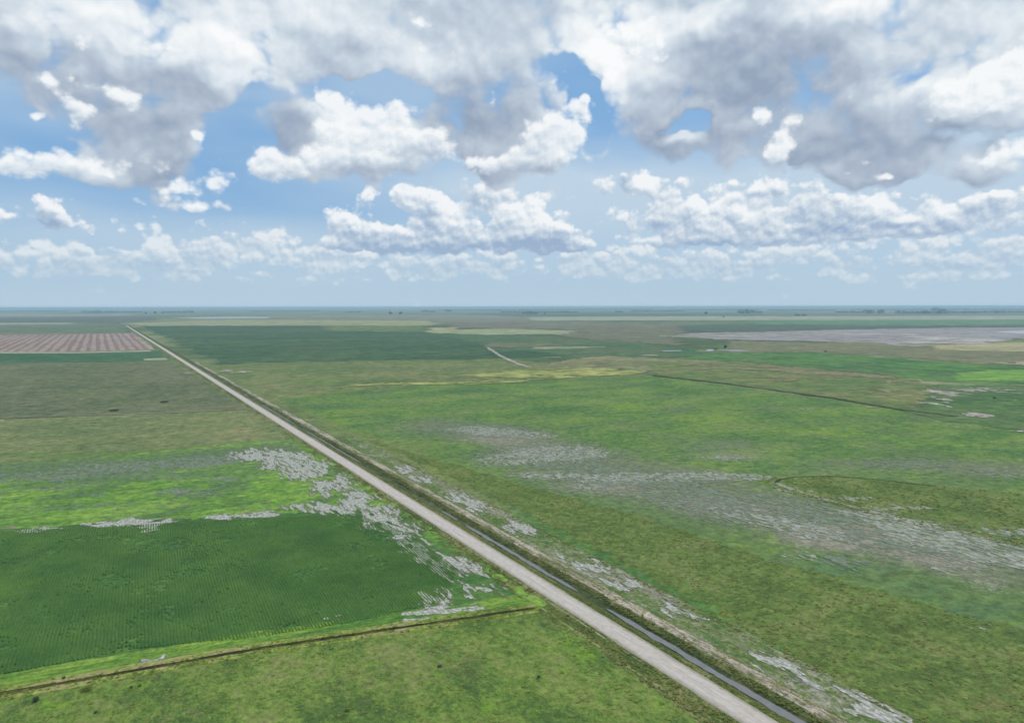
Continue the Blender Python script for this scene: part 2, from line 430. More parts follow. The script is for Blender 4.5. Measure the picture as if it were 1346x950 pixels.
def new_mat(name):
    m_ = bpy.data.materials.new(name)
    m_.use_nodes = True
    m_.node_tree.nodes.clear()
    b = NB(m_.node_tree)
    out = b.new('ShaderNodeOutputMaterial')
    bs = b.new('ShaderNodeBsdfPrincipled')
    m_.node_tree.links.new(bs.outputs[0], out.inputs[0])
    bs.inputs['Specular IOR Level'].default_value = 0.2
    bs.inputs['Roughness'].default_value = 0.9
    MATS[name] = m_
    return m_, b, bs, out


def road_uv(b):
    pos = b.new('ShaderNodeNewGeometry').outputs['Position']
    q = b.v('SUBTRACT', pos, (ROAD_A[0], ROAD_A[1], 0))
    return b.comb(b.v('DOT_PRODUCT', q, (RD[1], -RD[0], 0)), b.v('DOT_PRODUCT', q, (RD[0], RD[1], 0)), 0.0)


def ground_px_items(rows):
    """the same as ellipses along world x, y"""
    out = []
    for cx, cy, rx, ry, w in rows:
        c0 = G(cx, cy)
        out.append((c0[0], c0[1], abs(G(cx + rx, cy)[0] - c0[0]), abs(G(cx, cy - ry)[1] - G(cx, cy + ry)[1]) / 2, w))
    return out


def field_mat(name, cols, big=60.0, mid=9.0, fine=1.4, contrast=1.0, stretch=(1.0, 1.0), bump=0.25, rough=0.92, mix=(0.38, 0.36, 0.26), rows=None, layers=(), angle=0.0, speck=None, grain=0.9):
    """patchy ground cover: colours from low to high of summed noises; layers = [(colour, blobs, noise scale, threshold, softness, strength)]"""
    m_, b, bs, out = new_mat(name)
    uv = road_uv(b)
    q = b.mapping(uv, (0, 0, 0), (0, 0, angle), (stretch[0], stretch[1], 1.0)) if (stretch != (1.0, 1.0) or angle) else uv
    nb = b.noise(q, 1.0 / big, 3.0, 0.55, dims='2D')
    nm = b.noise(q, 1.0 / mid, 6.0, 0.72, dims='2D')
    nf = b.noise(q, 1.0 / fine, 3.0, 0.7, dims='2D')
    t = b.m('MULTIPLY', nb, mix[0])
    t = b.m('MULTIPLY_ADD', nm, mix[1], t)
    t = b.m('MULTIPLY_ADD', nf, mix[2], t)
    t = b.m('MULTIPLY_ADD', b.m('SUBTRACT', t, 0.5 * sum(mix)), 5.6 * contrast, 0.5, clamp=True)
    n = len(cols)
    colr = b.ramp(t, [(i / (n - 1) if n > 1 else 0.0, c) for i, c in enumerate(cols)])
    height = b.m('MULTIPLY_ADD', nf, 0.6, b.m('MULTIPLY', nm, 0.8))
    if rows:
        sp, ang, amt, dark = rows
        r = b.mapping(uv, (0, 0, 0), (0, 0, ang), (1, 1, 1))
        ru = b.sep(b.v('ADD', r, b.v('SCALE', b.noise(uv, 1 / 25.0, 2.0, 0.5, dims='2D', color=True), None, 1.2)))[0]
        w_ = b.m('SINE', b.m('MULTIPLY', ru, 2 * pi / sp))
        f = b.ss(w_, -0.6, 0.9, 0.0, amt)
        colr = b.mix(b.m('MULTIPLY', f, b.ss(nm, 0.3, 0.6, 0.5, 1.0)), colr, dark)
    if speck:
        sc_, ss_, st_, sa_ = speck
        sn = b.noise(b.v('ADD', uv, (311.0, 173.0, 0.0)), 1.0 / ss_, 6.0, 0.74, dims='2D')
        big2 = b.noise(b.v('ADD', uv, (77.0, 911.0, 0.0)), 0.12 / ss_, 2.0, 0.5, dims='2D')
        colr = b.mix(b.ss(b.m('MULTIPLY_ADD', b.m('SUBTRACT', big2, 0.5), 0.5, sn), st_, st_ + 0.16, 0.0, sa_), colr, sc_)
    for lay in layers:
        lc, items, ns, thr, soft, amt = lay[:6]
        st = lay[6] if len(lay) > 6 else (1.0, 1.0)
        wob = b.v('SCALE', b.v('SUBTRACT', b.noise(uv, 0.35 / ns, 3.0, 0.6, dims='2D', color=True), (0.5, 0.5, 0.5)), None, ns * 2.2)
        body = 0.0
        it_uv = [it[1:] for it in items if it[0] is None]
        it_px = [it for it in items if it[0] is not None]
        if it_uv: body = b.blobs(b.v('ADD', uv, wob), it_uv, body)
        if it_px: body = b.blobs(b.v('ADD', b.new('ShaderNodeNewGeometry').outputs['Position'], wob), ground_px_items(it_px), body)
        ln = b.noise(b.mapping(uv, (0, 0, 0), (0, 0, 0), (st[0], st[1], 1)), 1.0 / ns, 7.0, 0.72, dims='2D')
        ff = b.m('MULTIPLY_ADD', b.m('SUBTRACT', ln, 0.5), 2.0, b.m('MINIMUM', body, 0.9))
        a = b.ss(ff, thr, thr + soft, 0.0, amt)
        colr = b.mix(b.m('MULTIPLY', a, b.ss(body, 0.0, 0.12)), colr, lc)
    if grain:        # tufts and clods: light and dark flecks a few times the finest scale
        gn = b.noise(b.v('ADD', uv, (57.0, 391.0, 0.0)), 1.0 / (fine * 2.6), 5.0, 0.85, dims='2D')
        gk = b.m('MULTIPLY_ADD', b.m('SUBTRACT', gn, 0.5), 2.6 * grain, 1.0)
        colr = b.v('SCALE', colr, None, b.m('MINIMUM', b.m('MAXIMUM', gk, 0.45), 1.7))
    b.put(bs.inputs['Base Color'], colr)
    bs.inputs['Roughness'].default_value = rough
    if bump:
        bp = b.new('ShaderNodeBump')
        bp.inputs['Strength'].default_value = min(1.0, bump * 1.5)
        bp.inputs['Distance'].default_value = bump
        b.put(bp.inputs['Height'], height)
        b.put(bs.inputs['Normal'], bp.outputs[0])
    return m_


def water_mat(name, silt, rough=0.12, plants=None):
    """shallow silty water; plants = (colour, size in metres, share) for leaves standing out of it"""
    m_, b, bs, out = new_mat(name)
    uv = road_uv(b)
    n = b.noise(uv, 0.35, 4.0, 0.6, dims='2D')
    colr = b.ramp(n, [(0.25, tuple(c * 0.8 for c in silt)), (0.75, silt)])
    bs.inputs['IOR'].default_value = 1.33
    bs.inputs['Specular IOR Level'].default_value = 0.5
    bs.inputs['Roughness'].default_value = rough
    if plants:
        pc, ps, share = plants
        pn = b.noise(b.v('MULTIPLY', uv, (1.0, 0.45, 1.0)), 1.0 / ps, 6.0, 0.75, dims='2D')
        f = b.ss(pn, 0.50 - share * 0.25, 0.66 - share * 0.25, 0.7, 0.0)
        colr = b.mix(f, colr, pc)
        b.put(bs.inputs['Roughness'], b.mixf(f, rough, 0.9))
    b.put(bs.inputs['Base Color'], colr)
    bp = b.new('ShaderNodeBump')
    bp.inputs['Strength'].default_value = 0.15
    bp.inputs['Distance'].default_value = 0.03
    b.put(bp.inputs['Height'], b.noise(uv, 1.8, 2.0, 0.5, dims='2D'))
    b.put(bs.inputs['Normal'], bp.outputs[0])
    return m_


def leaf_mat(name, dark, light, attr='tint', trans=0.25):
    m_, b, bs, out = new_mat(name)
    at = b.new('ShaderNodeAttribute', attribute_name=attr)
    n = b.noise(road_uv(b), 0.06, 3.0, 0.6, dims='2D')
    f = b.m('ADD', b.m('MULTIPLY', at.outputs['Fac'], 0.6), b.m('MULTIPLY', b.ss(n, 0.3, 0.7), 0.4))
    colr = b.mix(f, dark, light)
    b.put(bs.inputs['Base Color'], colr)
    bs.inputs['Roughness'].default_value = 0.7
    tr = b.new('ShaderNodeBsdfTranslucent')
    b.put(tr.inputs['Color'], colr)
    mx = b.new('ShaderNodeMixShader')
    mx.inputs[0].default_value = trans
    m_.node_tree.links.new(bs.outputs[0], mx.inputs[1])
    m_.node_tree.links.new(tr.outputs[0], mx.inputs[2])
    m_.node_tree.links.new(mx.outputs[0], out.inputs[0])
    return m_


# ------------------------------------------------------------------ mesh helpers
def link(name, me, material=None, parent=None, loc=(0, 0, 0)):
    o = bpy.data.objects.new(name, me)
    COL.objects.link(o)
    o.location = loc
    if material is not None and not me.materials:
        me.materials.append(material)
    if parent is not None:
        o.parent = parent
    return o


def tag(o, kind=None, label=None, category=None, group=None):
    for k, val in (('kind', kind), ('label', label), ('category', category), ('group', group)):
        if val: o[k] = val
    return o


def raw_mesh(name, V, F, tint=None):
    me = bpy.data.meshes.new(name)
    V = np.asarray(V, np.float32); F = np.asarray(F, np.int32)
    me.vertices.add(len(V)); me.vertices.foreach_set('co', V.ravel())
    k = F.shape[1]
    me.loops.add(F.size); me.loops.foreach_set('vertex_index', F.ravel())
    me.polygons.add(len(F)); me.polygons.foreach_set('loop_start', np.arange(0, F.size, k, dtype=np.int32))
    if tint is not None:
        at = me.attributes.new('tint', 'FLOAT', 'POINT')
        at.data.foreach_set('value', np.asarray(tint, np.float32))
    me.update(calc_edges=True)
    return me


def rough_edge(pts, step, jit, seed):
    """subdivide a closed outline (road frame) and make its edges wander"""
    us, vs, nus, nvs, ws = [], [], [], [], []
    n = len(pts)
    for i in range(n):
        (u0, v0), (u1, v1) = pts[i], pts[(i + 1) % n]
        L = math.hypot(u1 - u0, v1 - v0)
        k = max(1, min(260, int(L / step)))
        nu, nv = (-(v1 - v0) / L, (u1 - u0) / L) if L else (0, 0)
        for j in range(k):
            f = j / k
            us.append(u0 + (u1 - u0) * f); vs.append(v0 + (v1 - v0) * f)
            nus.append(nu); nvs.append(nv); ws.append(0.0 if j == 0 else 1.0)
    us, vs, nus, nvs, ws = map(np.array, (us, vs, nus, nvs, ws))
    o = jit * ws * (2 * fbm(us / (step * 4) + seed, vs / (step * 4), 4, seed, 0.75) - 1) * 2.6
    return list(zip(us + nus * o, vs + nvs * o))


def sheet(name, pts, z, material, step=6.0, jit=0.6, seed=1, kind='structure'):
    """flat ground cover inside an outline given in the road frame"""
    pts = rough_edge(pts, step, jit, seed)
    bm = bmesh.new()
    vs = [bm.verts.new((*X(u, v), z)) for u, v in pts]
    f = bm.faces.new(vs)
    f.normal_update()
    if f.normal.z < 0:
        f.normal_flip()
    bmesh.ops.triangulate(bm, faces=[f])
    me = bpy.data.meshes.new(name)
    bm.to_mesh(me); bm.free()
    return tag(link(name, me, material), kind)


def psheet(name, pxs, z, material, step=None, jit=None, seed=1, kind='structure'):
    """the same, outline given by points of the photograph (turned into ground metres)"""
    pts = [P(*p) for p in pxs]
    d = sum(math.hypot(*G(*p)) for p in pxs) / len(pxs)
    return sheet(name, pts, z, material, step or d * 0.012, jit if jit is not None else d * 0.0022, seed, kind)


def contour(name, U, Vv, f, z, material, kind):
    """flat mesh of where f > 0 on a grid (road frame), cut along the level line"""
    xs = ROAD_A[0] + U * RD[1] + Vv * RD[0]
    ys = ROAD_A[1] - U * RD[0] + Vv * RD[1]
    ins = f > 0
    cnt = ins[:-1, :-1].astype(int) + ins[:-1, 1:] + ins[1:, 1:] + ins[1:, :-1]
    tris = []
    J, I = np.nonzero(cnt == 4)
    def pt(j, i):
        return np.stack([xs[j, i], ys[j, i]], 1)
    if len(J):
        a, b_, c_, d = pt(J, I), pt(J, I + 1), pt(J + 1, I + 1), pt(J + 1, I)
        tris.append(np.stack([a, b_, c_], 1)); tris.append(np.stack([a, c_, d], 1))
    edge = []
    for j, i in zip(*np.nonzero((cnt > 0) & (cnt < 4))):
        cor = ((j, i), (j, i + 1), (j + 1, i + 1), (j + 1, i))
        poly = []
        for k in range(4):
            a, b_ = cor[k], cor[(k + 1) % 4]
            fa, fb = f[a], f[b_]
            if fa > 0:
                poly.append((xs[a], ys[a]))
            if (fa > 0) != (fb > 0):
                t = fa / (fa - fb)
                poly.append((xs[a] + (xs[b_] - xs[a]) * t, ys[a] + (ys[b_] - ys[a]) * t))
        for k in range(1, len(poly) - 1):
            edge.append((poly[0], poly[k], poly[k + 1]))
    if edge: tris.append(np.array(edge))
    if not tris:
        return None
    T = np.concatenate(tris).reshape(-1, 2)
    V = np.concatenate([T, np.full((len(T), 1), z)], 1)
    return tag(link(name, raw_mesh(name, V, np.arange(len(V)).reshape(-1, 3)), material), kind)


def ragged(name, pts, z, material, cell, ns, band, seed=1, kind='structure', amp=2.2):
    """ground cover whose edge breaks up into tongues and islands"""
    P_ = np.array(pts, float)
    pad = band * 1.2
    u = np.arange(P_[:, 0].min() - pad, P_[:, 0].max() + pad + cell, cell)
    v = np.arange(P_[:, 1].min() - pad, P_[:, 1].max() + pad + cell, cell)
    U, Vv = np.meshgrid(u, v)
    inside = np.zeros(U.shape, bool)
    dist = np.full(U.shape, 1e9)
    n = len(P_)
    for i in range(n):
        a, b_ = P_[i], P_[(i + 1) % n]
        e = b_ - a
        t = np.clip(((U - a[0]) * e[0] + (Vv - a[1]) * e[1]) / max(e @ e, 1e-9), 0, 1)
        dist = np.minimum(dist, np.hypot(U - a[0] - t * e[0], Vv - a[1] - t * e[1]))
        cond = (a[1] > Vv) != (b_[1] > Vv)
        if abs(e[1]) > 1e-9:
            inside ^= cond & (U < e[0] * (Vv - a[1]) / e[1] + a[0])
    f = np.clip(np.where(inside, dist, -dist) / band, -1.2, 1.2) + amp * (fbm(U / ns, Vv / ns, 5, seed, 0.7) - 0.5)
    return contour(name, U, Vv, f, z, material, kind)


def pragged(name, pxs, z, material, seed=1):
    pts = np.array([P(*p) for p in pxs])
    d = sum(math.hypot(*G(*p)) for p in pxs) / len(pxs)
    span = max(np.ptp(pts[:, 0]), np.ptp(pts[:, 1]))
    small = min(np.ptp(pts[:, 0]), np.ptp(pts[:, 1]))
    cell = max(span / 220, d * 0.002)
    band = min(d * 0.02, small * 0.12)
    return ragged(name, pts, z, material, cell, max(cell * 4, d * 0.012), band, seed)


def ribbon(name, us, v0, v1, dv, lift, material, jit=0.25, seed=3, kind='structure'):
    """a long strip that lies on the road's cross profile"""
    vs = [v0]
    while vs[-1] < v1:
        vs.append(vs[-1] + dv * max(1.0, (vs[-1] + 200) / 350.0))
    Vv, Ff = [], []
    n = len(us)
    ua = np.array(us, float)
    for i, v in enumerate(vs):
        e0 = jit * 2 * (float(fbm(np.array([v / 7.0]), np.array([seed * 3.3]), 3, seed)[0]) - 0.5)
        e1 = jit * 2 * (float(fbm(np.array([v / 7.0]), np.array([seed * 5.7 + 9]), 3, seed + 5)[0]) - 0.5)
        for j, u in enumerate(us):
            f = j / (n - 1)
            uu = u + e0 * (1 - f) ** 2 + e1 * f ** 2
            Vv.append((*X(uu, v), zprof(uu) + lift))
    for i in range(len(vs) - 1):
        for j in range(n - 1):
            a = i * n + j
            Ff.append((a, a + 1, a + n + 1, a + n))
    return tag(link(name, raw_mesh(name, Vv, Ff), material), kind)

# ------------------------------------------------------------------ the ground
def C(r, g, b, k=1.12):
    r, g, b = lin(r, g, b)
    return (r * k * 1.04, g * k, b * k * 0.80)


def S(r, g, b, k=1.0):
    return tuple(c * k for c in lin(r, g, b))


VG0, VG1 = -300.0, 7000.0
gv = sorted(set([-90000.0, -20000.0, -2000.0, VG0] + list(np.linspace(VG0, 600, 90)) + list(np.geomspace(640, VG1, 50)) + [7100.0, 12000.0, 25000.0, 50000.0, 90000.0]))
gu = [-90000.0, -20000.0, -4000.0, -600.0] + [p[0] for p in PROFILE[1:-1]] + [600.0, 4000.0, 20000.0, 90000.0]
Vg, Fg = [], []
for v in gv:
    for u in gu:
        w = 1.0 if VG0 <= v <= VG1 else 0.0
        Vg.append((*X(u, v), zprof(u) * w - 0.03 if abs(u) < 500 else 0.0))
n_ = len(gu)
for i in range(len(gv) - 1):
    for j in range(n_ - 1):
        a = i * n_ + j
        Fg.append((a, a + 1, a + n_ + 1, a + n_))
ground_mat = field_mat('farmland', [C(70, 92, 62), C(92, 112, 78), C(112, 124, 92), C(134, 136, 112)], 1400.0, 300.0, 30.0, 1.1, (1.6, 0.7), 0.0, mix=(0.5, 0.35, 0.15))
tag(link('ground', raw_mesh('ground', Vg, Fg), ground_mat), 'structure')

# --- near fields on the left of the road
fore_mat = field_mat('foreground_pasture', [C(74, 98, 52), C(88, 114, 56), C(100, 124, 60), C(112, 132, 68), C(120, 128, 82)], 26.0, 5.0, 0.9, 1.0, (0.7, 1.3), 0.25, speck=(C(116, 114, 84), 3.5, 0.56, 0.5),
    layers=[(C(126, 128, 88), [(520, 850, 130, 30, 0.7), (120, 925, 140, 30, 0.7), (600, 820, 80, 14, 0.6), (260, 880, 120, 20, 0.6), (420, 930, 200, 20, 0.5)], 5.0, 0.42, 0.45, 0.55),
            (C(112, 150, 48), [(760, 860, 90, 50, 0.7), (60, 925, 60, 12, 0.9), (650, 930, 120, 30, 0.6), (860, 930, 60, 30, 0.5), (180, 900, 60, 8, 0.7)], 6.0, 0.4, 0.5, 0.7)])
psheet('pasture', [(-260, 965), (-260, 950), (0, 915), (345, 856), (700, 805), (722, 803), (890, 930), (960, 985), (960, 1180), (-260, 1180)], 0.05, fore_mat, 3.0, 0.4, 2)
crop_soil = field_mat('crop_understorey', [C(58, 94, 54), C(64, 102, 56), C(72, 110, 58), C(84, 118, 62)], 30.0, 6.0, 1.0, 1.0, (1.0, 1.0), 0.15,
    layers=[(C(92, 124, 58), [(60, 895, 260, 16, 1.2), (260, 862, 200, 14, 1.2), (420, 840, 200, 16, 1.2), (600, 808, 120, 14, 1.2), (0, 775, 70, 30, 1.0), (340, 812, 160, 12, 0.5), (640, 780, 40, 20, 0.5)], 4.0, 0.3, 0.5, 0.85, (2.5, 0.7))])
psheet('crop_field', [(-300, 712), (0, 694), (120, 688), (400, 672), (470, 668), (560, 700), (640, 752), (702, 797), (690, 800), (345, 848), (0, 906), (-300, 958)], 0.06, crop_soil, 4.0, 0.7, 4)
lime_mat = field_mat('lime_crop', [C(78, 112, 60), C(96, 136, 60), C(110, 148, 62), C(126, 156, 74)], 30.0, 9.0, 1.6, 1.2, (1.8, 0.7), 0.2, speck=(C(92, 110, 84), 6.0, 0.52, 0.75),
    layers=[(C(92, 112, 84), [(-40, 622, 240, 16, 1.1), (150, 609, 220, 15, 1.1), (300, 596, 120, 14, 1.1), (360, 590, 60, 16, 0.9)], 7.0, 0.15, 0.5, 0.9),
            (C(96, 110, 98), [(200, 625, 260, 14, 0.8), (60, 640, 160, 10, 0.6), (250, 650, 120, 8, 0.7), (40, 668, 110, 6, 0.6), (140, 662, 80, 8, 0.7), (300, 640, 90, 8, 0.6), (430, 640, 60, 20, 0.5)], 6.0, 0.38, 0.35, 0.8),
            (C(70, 104, 60), [(520, 690, 90, 40, 0.9), (600, 740, 60, 30, 0.9), (440, 620, 60, 20, 0.7), (660, 790, 40, 20, 0.7)], 6.0, 0.2, 0.5, 0.85)])
pragged('wet_crop_field', [(-330, 640), (0, 606), (200, 592), (345, 578), (388, 577), (470, 632), (560, 692), (708, 790), (702, 797), (640, 752), (560, 700), (470, 668), (400, 672), (120, 688), (0, 694), (-330, 714)], 0.07, lime_mat, 6)
olive_l = field_mat('olive_pasture', [C(92, 110, 76), C(104, 118, 80), C(114, 124, 86), C(126, 130, 94)], 70.0, 16.0, 3.0, 1.0, (1.4, 0.8), 0.2,
    layers=[(C(146, 136, 104), [(310, 568, 50, 8, 0.9), (260, 558, 60, 6, 0.6), (330, 560, 20, 8, 0.6)], 10.0, 0.4, 0.5, 0.6), (C(92, 124, 58), [(100, 597, 300, 8, 0.8), (350, 575, 40, 10, 0.6), (240, 590, 120, 6, 0.5)], 10.0, 0.35, 0.5, 0.7)])
pragged('pasture', [(-360, 566), (0, 551), (312, 539), (332, 540), (388, 577), (345, 578), (200, 594), (0, 608), (-360, 642)], 0.08, olive_l, 8)
grey_l = field_mat('grey_pasture', [C(84, 96, 74), C(94, 104, 80), C(104, 110, 86), C(112, 114, 92)], 120.0, 30.0, 5.0, 0.9, (1.0, 1.0), 0.15, speck=(C(92, 110, 72), 14.0, 0.53, 0.5),
    layers=[(C(110, 124, 80), [(130, 515, 200, 16, 0.6), (60, 500, 120, 10, 0.5)], 20.0, 0.4, 0.5, 0.5)])
psheet('pasture', [(-420, 488), (0, 476), (160, 475), (222, 473), (331, 539), (312, 537), (0, 549), (-420, 564)], 0.09, grey_l, 14.0, 1.5, 9)
teal_l = field_mat('dark_strip_crop', [C(52, 88, 62), C(60, 98, 70), C(70, 104, 72)], 160.0, 40.0, 10.0, 1.0, (1.0, 1.0), 0.0)
psheet('crop_field', [(-420, 464), (0, 463), (205, 461), (220, 472), (160, 475), (0, 476), (-420, 488)], 0.10, teal_l, 25.0, 3.0, 10)
pale_line = field_mat('pale_grass_line', [C(140, 148, 128), C(156, 160, 140)], 60.0, 20.0, 6.0, 1.0, bump=0.0)
for k, pts in enumerate([[(-100, 461.2), (100, 461.6), (197, 459.3), (199, 461.2), (100, 463.3), (-100, 463.2)], [(188, 470.6), (218, 469.4), (221, 472.2), (190, 472.8)]]):
    psheet('grass_strip', pts, 0.16 + 0.01 * k, pale_line, 20.0, 2.0, 12 + k)

# --- the ploughed field of alternating strips far up the left side
pale_soil = field_mat('pale_ploughland', [S(160, 140, 128), S(170, 150, 138)], 200.0, 40.0, 8.0, 0.9, bump=0.0)
brown_soil = field_mat('brown_ploughland', [S(134, 112, 100), S(146, 124, 110)], 200.0, 40.0, 8.0, 0.9, bump=0.0)
pu0, pu1 = -620.0, -10.0
pv0, pv1 = 1790.0, 3050.0
plough = sheet('ploughed_field', [(pu0, pv0 + 90), (pu1 - 14, pv0 - 30), (pu1, pv1), (pu0, pv1 + 120)], 0.12, brown_soil, 60, 3, 15)
nstrip = 30
for k in range(nstrip):
    ua = pu0 + (pu1 - pu0) * (k + 0.02) / nstrip
    ub = pu0 + (pu1 - pu0) * (k + 0.55) / nstrip
    sl = lambda u: pv0 + 90 + (u - pu0) / (pu1 - pu0) * -118
    st = sheet('soil_strip', [(ua, sl(ua) + 14), (ub, sl(ub) + 14), (ub, pv1 - 20), (ua, pv1 - 20)], 0.15, pale_soil, 80, 2.5, 40 + k, None)
    st.parent = plough

# --- wide wet meadow on the right
meadow_mat = field_mat('wet_meadow', [C(70, 106, 60), C(84, 118, 62), C(96, 126, 64), C(112, 134, 72)], 60.0, 12.0, 2.2, 1.1, (1.2, 0.8), 0.25, speck=(C(112, 116, 98), 6.0, 0.53, 0.65),
    layers=[
        (C(114, 142, 60), [(430, 560, 40, 26, 0.9), (560, 615, 60, 20, 0.8), (830, 535, 90, 12, 0.9), (950, 552, 110, 12, 0.9), (1080, 568, 110, 12, 0.8), (1250, 585, 140, 14, 0.7), (1130, 545, 100, 10, 0.6), (1300, 560, 100, 12, 0.6), (680, 525, 100, 10, 0.6), (520, 535, 80, 12, 0.5)], 14.0, 0.32, 0.5, 0.75),
        (C(94, 116, 76), [(700, 650, 260, 40, 0.9), (900, 690, 240, 40, 0.9), (1100, 745, 220, 40, 0.9), (1300, 790, 200, 50, 0.9), (1250, 640, 300, 30, 0.5)], 9.0, 0.15, 0.6, 0.85),
        (C(112, 122, 78), [(None, 26, 430, 26, 300, 1.2), (None, 36, 300, 22, 160, 0.9), (None, 60, 360, 40, 90, 0.6)], 8.0, 0.3, 0.5, 0.8),
        (C(104, 112, 84), [(430, 585, 60, 24, 0.6), (500, 600, 60, 14, 0.7), (600, 590, 60, 20, 0.4), (1230, 600, 130, 14, 0.7), (1050, 588, 120, 10, 0.5)], 12.0, 0.35, 0.5, 0.7),
        (C(110, 118, 100), [(570, 560, 110, 22, 0.8), (680, 575, 120, 24, 0.9), (760, 610, 190, 36, 1.0), (900, 640, 200, 40, 1.0), (1050, 680, 190, 40, 1.0), (1200, 720, 200, 46, 1.0), (1320, 750, 120, 40, 0.9), (1180, 612, 240, 20, 0.7), (950, 585, 160, 16, 0.6), (1330, 620, 120, 16, 0.6)], 5.0, 0.22, 0.5, 0.85),
        (S(150, 142, 126), [(1180, 705, 190, 36, 0.8), (1000, 670, 150, 26, 0.6), (800, 640, 140, 20, 0.7), (700, 590, 110, 20, 0.7), (960, 600, 120, 14, 0.6), (1080, 710, 120, 24, 0.6), (1250, 740, 110, 24, 0.8), (1300, 770, 70, 20, 0.6), (640, 575, 80, 12, 0.7), (900, 660, 120, 20, 0.5)], 2.0, 0.32, 0.35, 0.8),
        (C(84, 114, 78), [(1280, 800, 120, 24, 0.9), (1100, 745, 120, 16, 0.8), (1200, 770, 90, 16, 0.7), (1010, 610, 40, 10, 0.5)], 7.0, 0.25, 0.5, 0.8),
    ])
sheet('meadow', [(21.0, -170), (330, -170), (500, -60), (552, 100), (549, 420), (553, 671), (240, 742), (30, 690), (14.5, 640), (20.5, 420)], 0.05, meadow_mat, 8.0, 1.0, 20)

olive_mat = field_mat('tussock_pasture', [C(78, 100, 54), C(90, 112, 58), C(100, 120, 64), C(112, 122, 76)], 22.0, 5.0, 1.2, 1.1, (1.0, 1.0), 0.3, speck=(C(76, 88, 52), 2.6, 0.54, 0.6),
    layers=[(C(112, 106, 70), [(1250, 860, 160, 40, 0.5), (1300, 920, 120, 30, 0.7), (760, 690, 80, 14, 0.5), (1120, 880, 100, 26, 0.4)], 7.0, 0.4, 0.5, 0.6),
            (C(78, 112, 56), [(700, 720, 120, 26, 0.6), (900, 790, 120, 20, 0.7), (1000, 820, 120, 24, 0.6)], 9.0, 0.35, 0.5, 0.7)])
OLIVE = [(33.5, -170), (34, -20), (36, 30), (40.5, 85), (41.5, 145), (42.8, 237), (42, 330), (37, 392), (40, 400), (52, 330), (62, 270), (73, 215), (88, 140), (92, 76), (103, 22), (111, -8), (130, -60), (170, -170)]
ragged('pasture', OLIVE, 0.09, olive_mat, 1.3, 6.0, 7.0, 21)
ISLAND = [(186, 165), (200, 170), (214, 160), (241, 150), (262, 118), (291, 75), (350, -20), (420, -120), (230, -140), (205, -30), (194, 31), (187, 73), (184.5, 111), (185, 140)]
ragged('pasture', ISLAND, 0.10, olive_mat, 1.5, 5.0, 3.0, 22)

# --- middle distance on the right
olive_r = field_mat('olive_meadow', [C(86, 108, 68), C(98, 116, 72), C(108, 122, 78), C(122, 126, 90)], 120.0, 30.0, 6.0, 1.0, (1.0, 1.0), 0.1, speck=(C(112, 112, 92), 18.0, 0.54, 0.5),
    layers=[(C(134, 118, 88), [(560, 497, 120, 6, 0.8), (640, 490, 80, 6, 0.6), (480, 492, 80, 6, 0.4)], 24.0, 0.4, 0.5, 0.6), (C(96, 132, 60), [(420, 500, 90, 10, 0.7), (380, 485, 60, 6, 0.6)], 24.0, 0.35, 0.5, 0.6)])
sheet('pasture', [(22, 640), (30, 690), (240, 742), (553, 671), (560, 880), (540, 1130), (300, 1175), (46, 1235), (22, 1200)], 0.12, olive_r, 14.0, 3.0, 23)
yellow_mat = field_mat('yellow_cover', [C(126, 138, 84), C(144, 150, 94), C(160, 162, 106)], 100.0, 40.0, 10.0, 1.2, bump=0.05, speck=(C(116, 126, 76), 30.0, 0.55, 0.7))
teal_mat = field_mat('dark_maize', [C(50, 82, 58), C(56, 88, 62), C(64, 94, 66), C(82, 102, 72)], 300.0, 60.0, 14.0, 1.0, (1.4, 0.6), 0.0, speck=(C(88, 104, 74), 60.0, 0.55, 0.5),
    layers=[(C(92, 96, 80), [(420, 458, 120, 6, 0.5), (560, 452, 120, 8, 0.6), (600, 466, 100, 4, 0.6), (380, 462, 80, 4, 0.4)], 60.0, 0.4, 0.4, 0.6)])
pragged('crop_field', [(186, 427.5), (420, 427), (560, 436), (640, 452), (700, 461), (790, 468), (640, 472), (420, 475), (292, 478)], 0.18, teal_mat, 25)

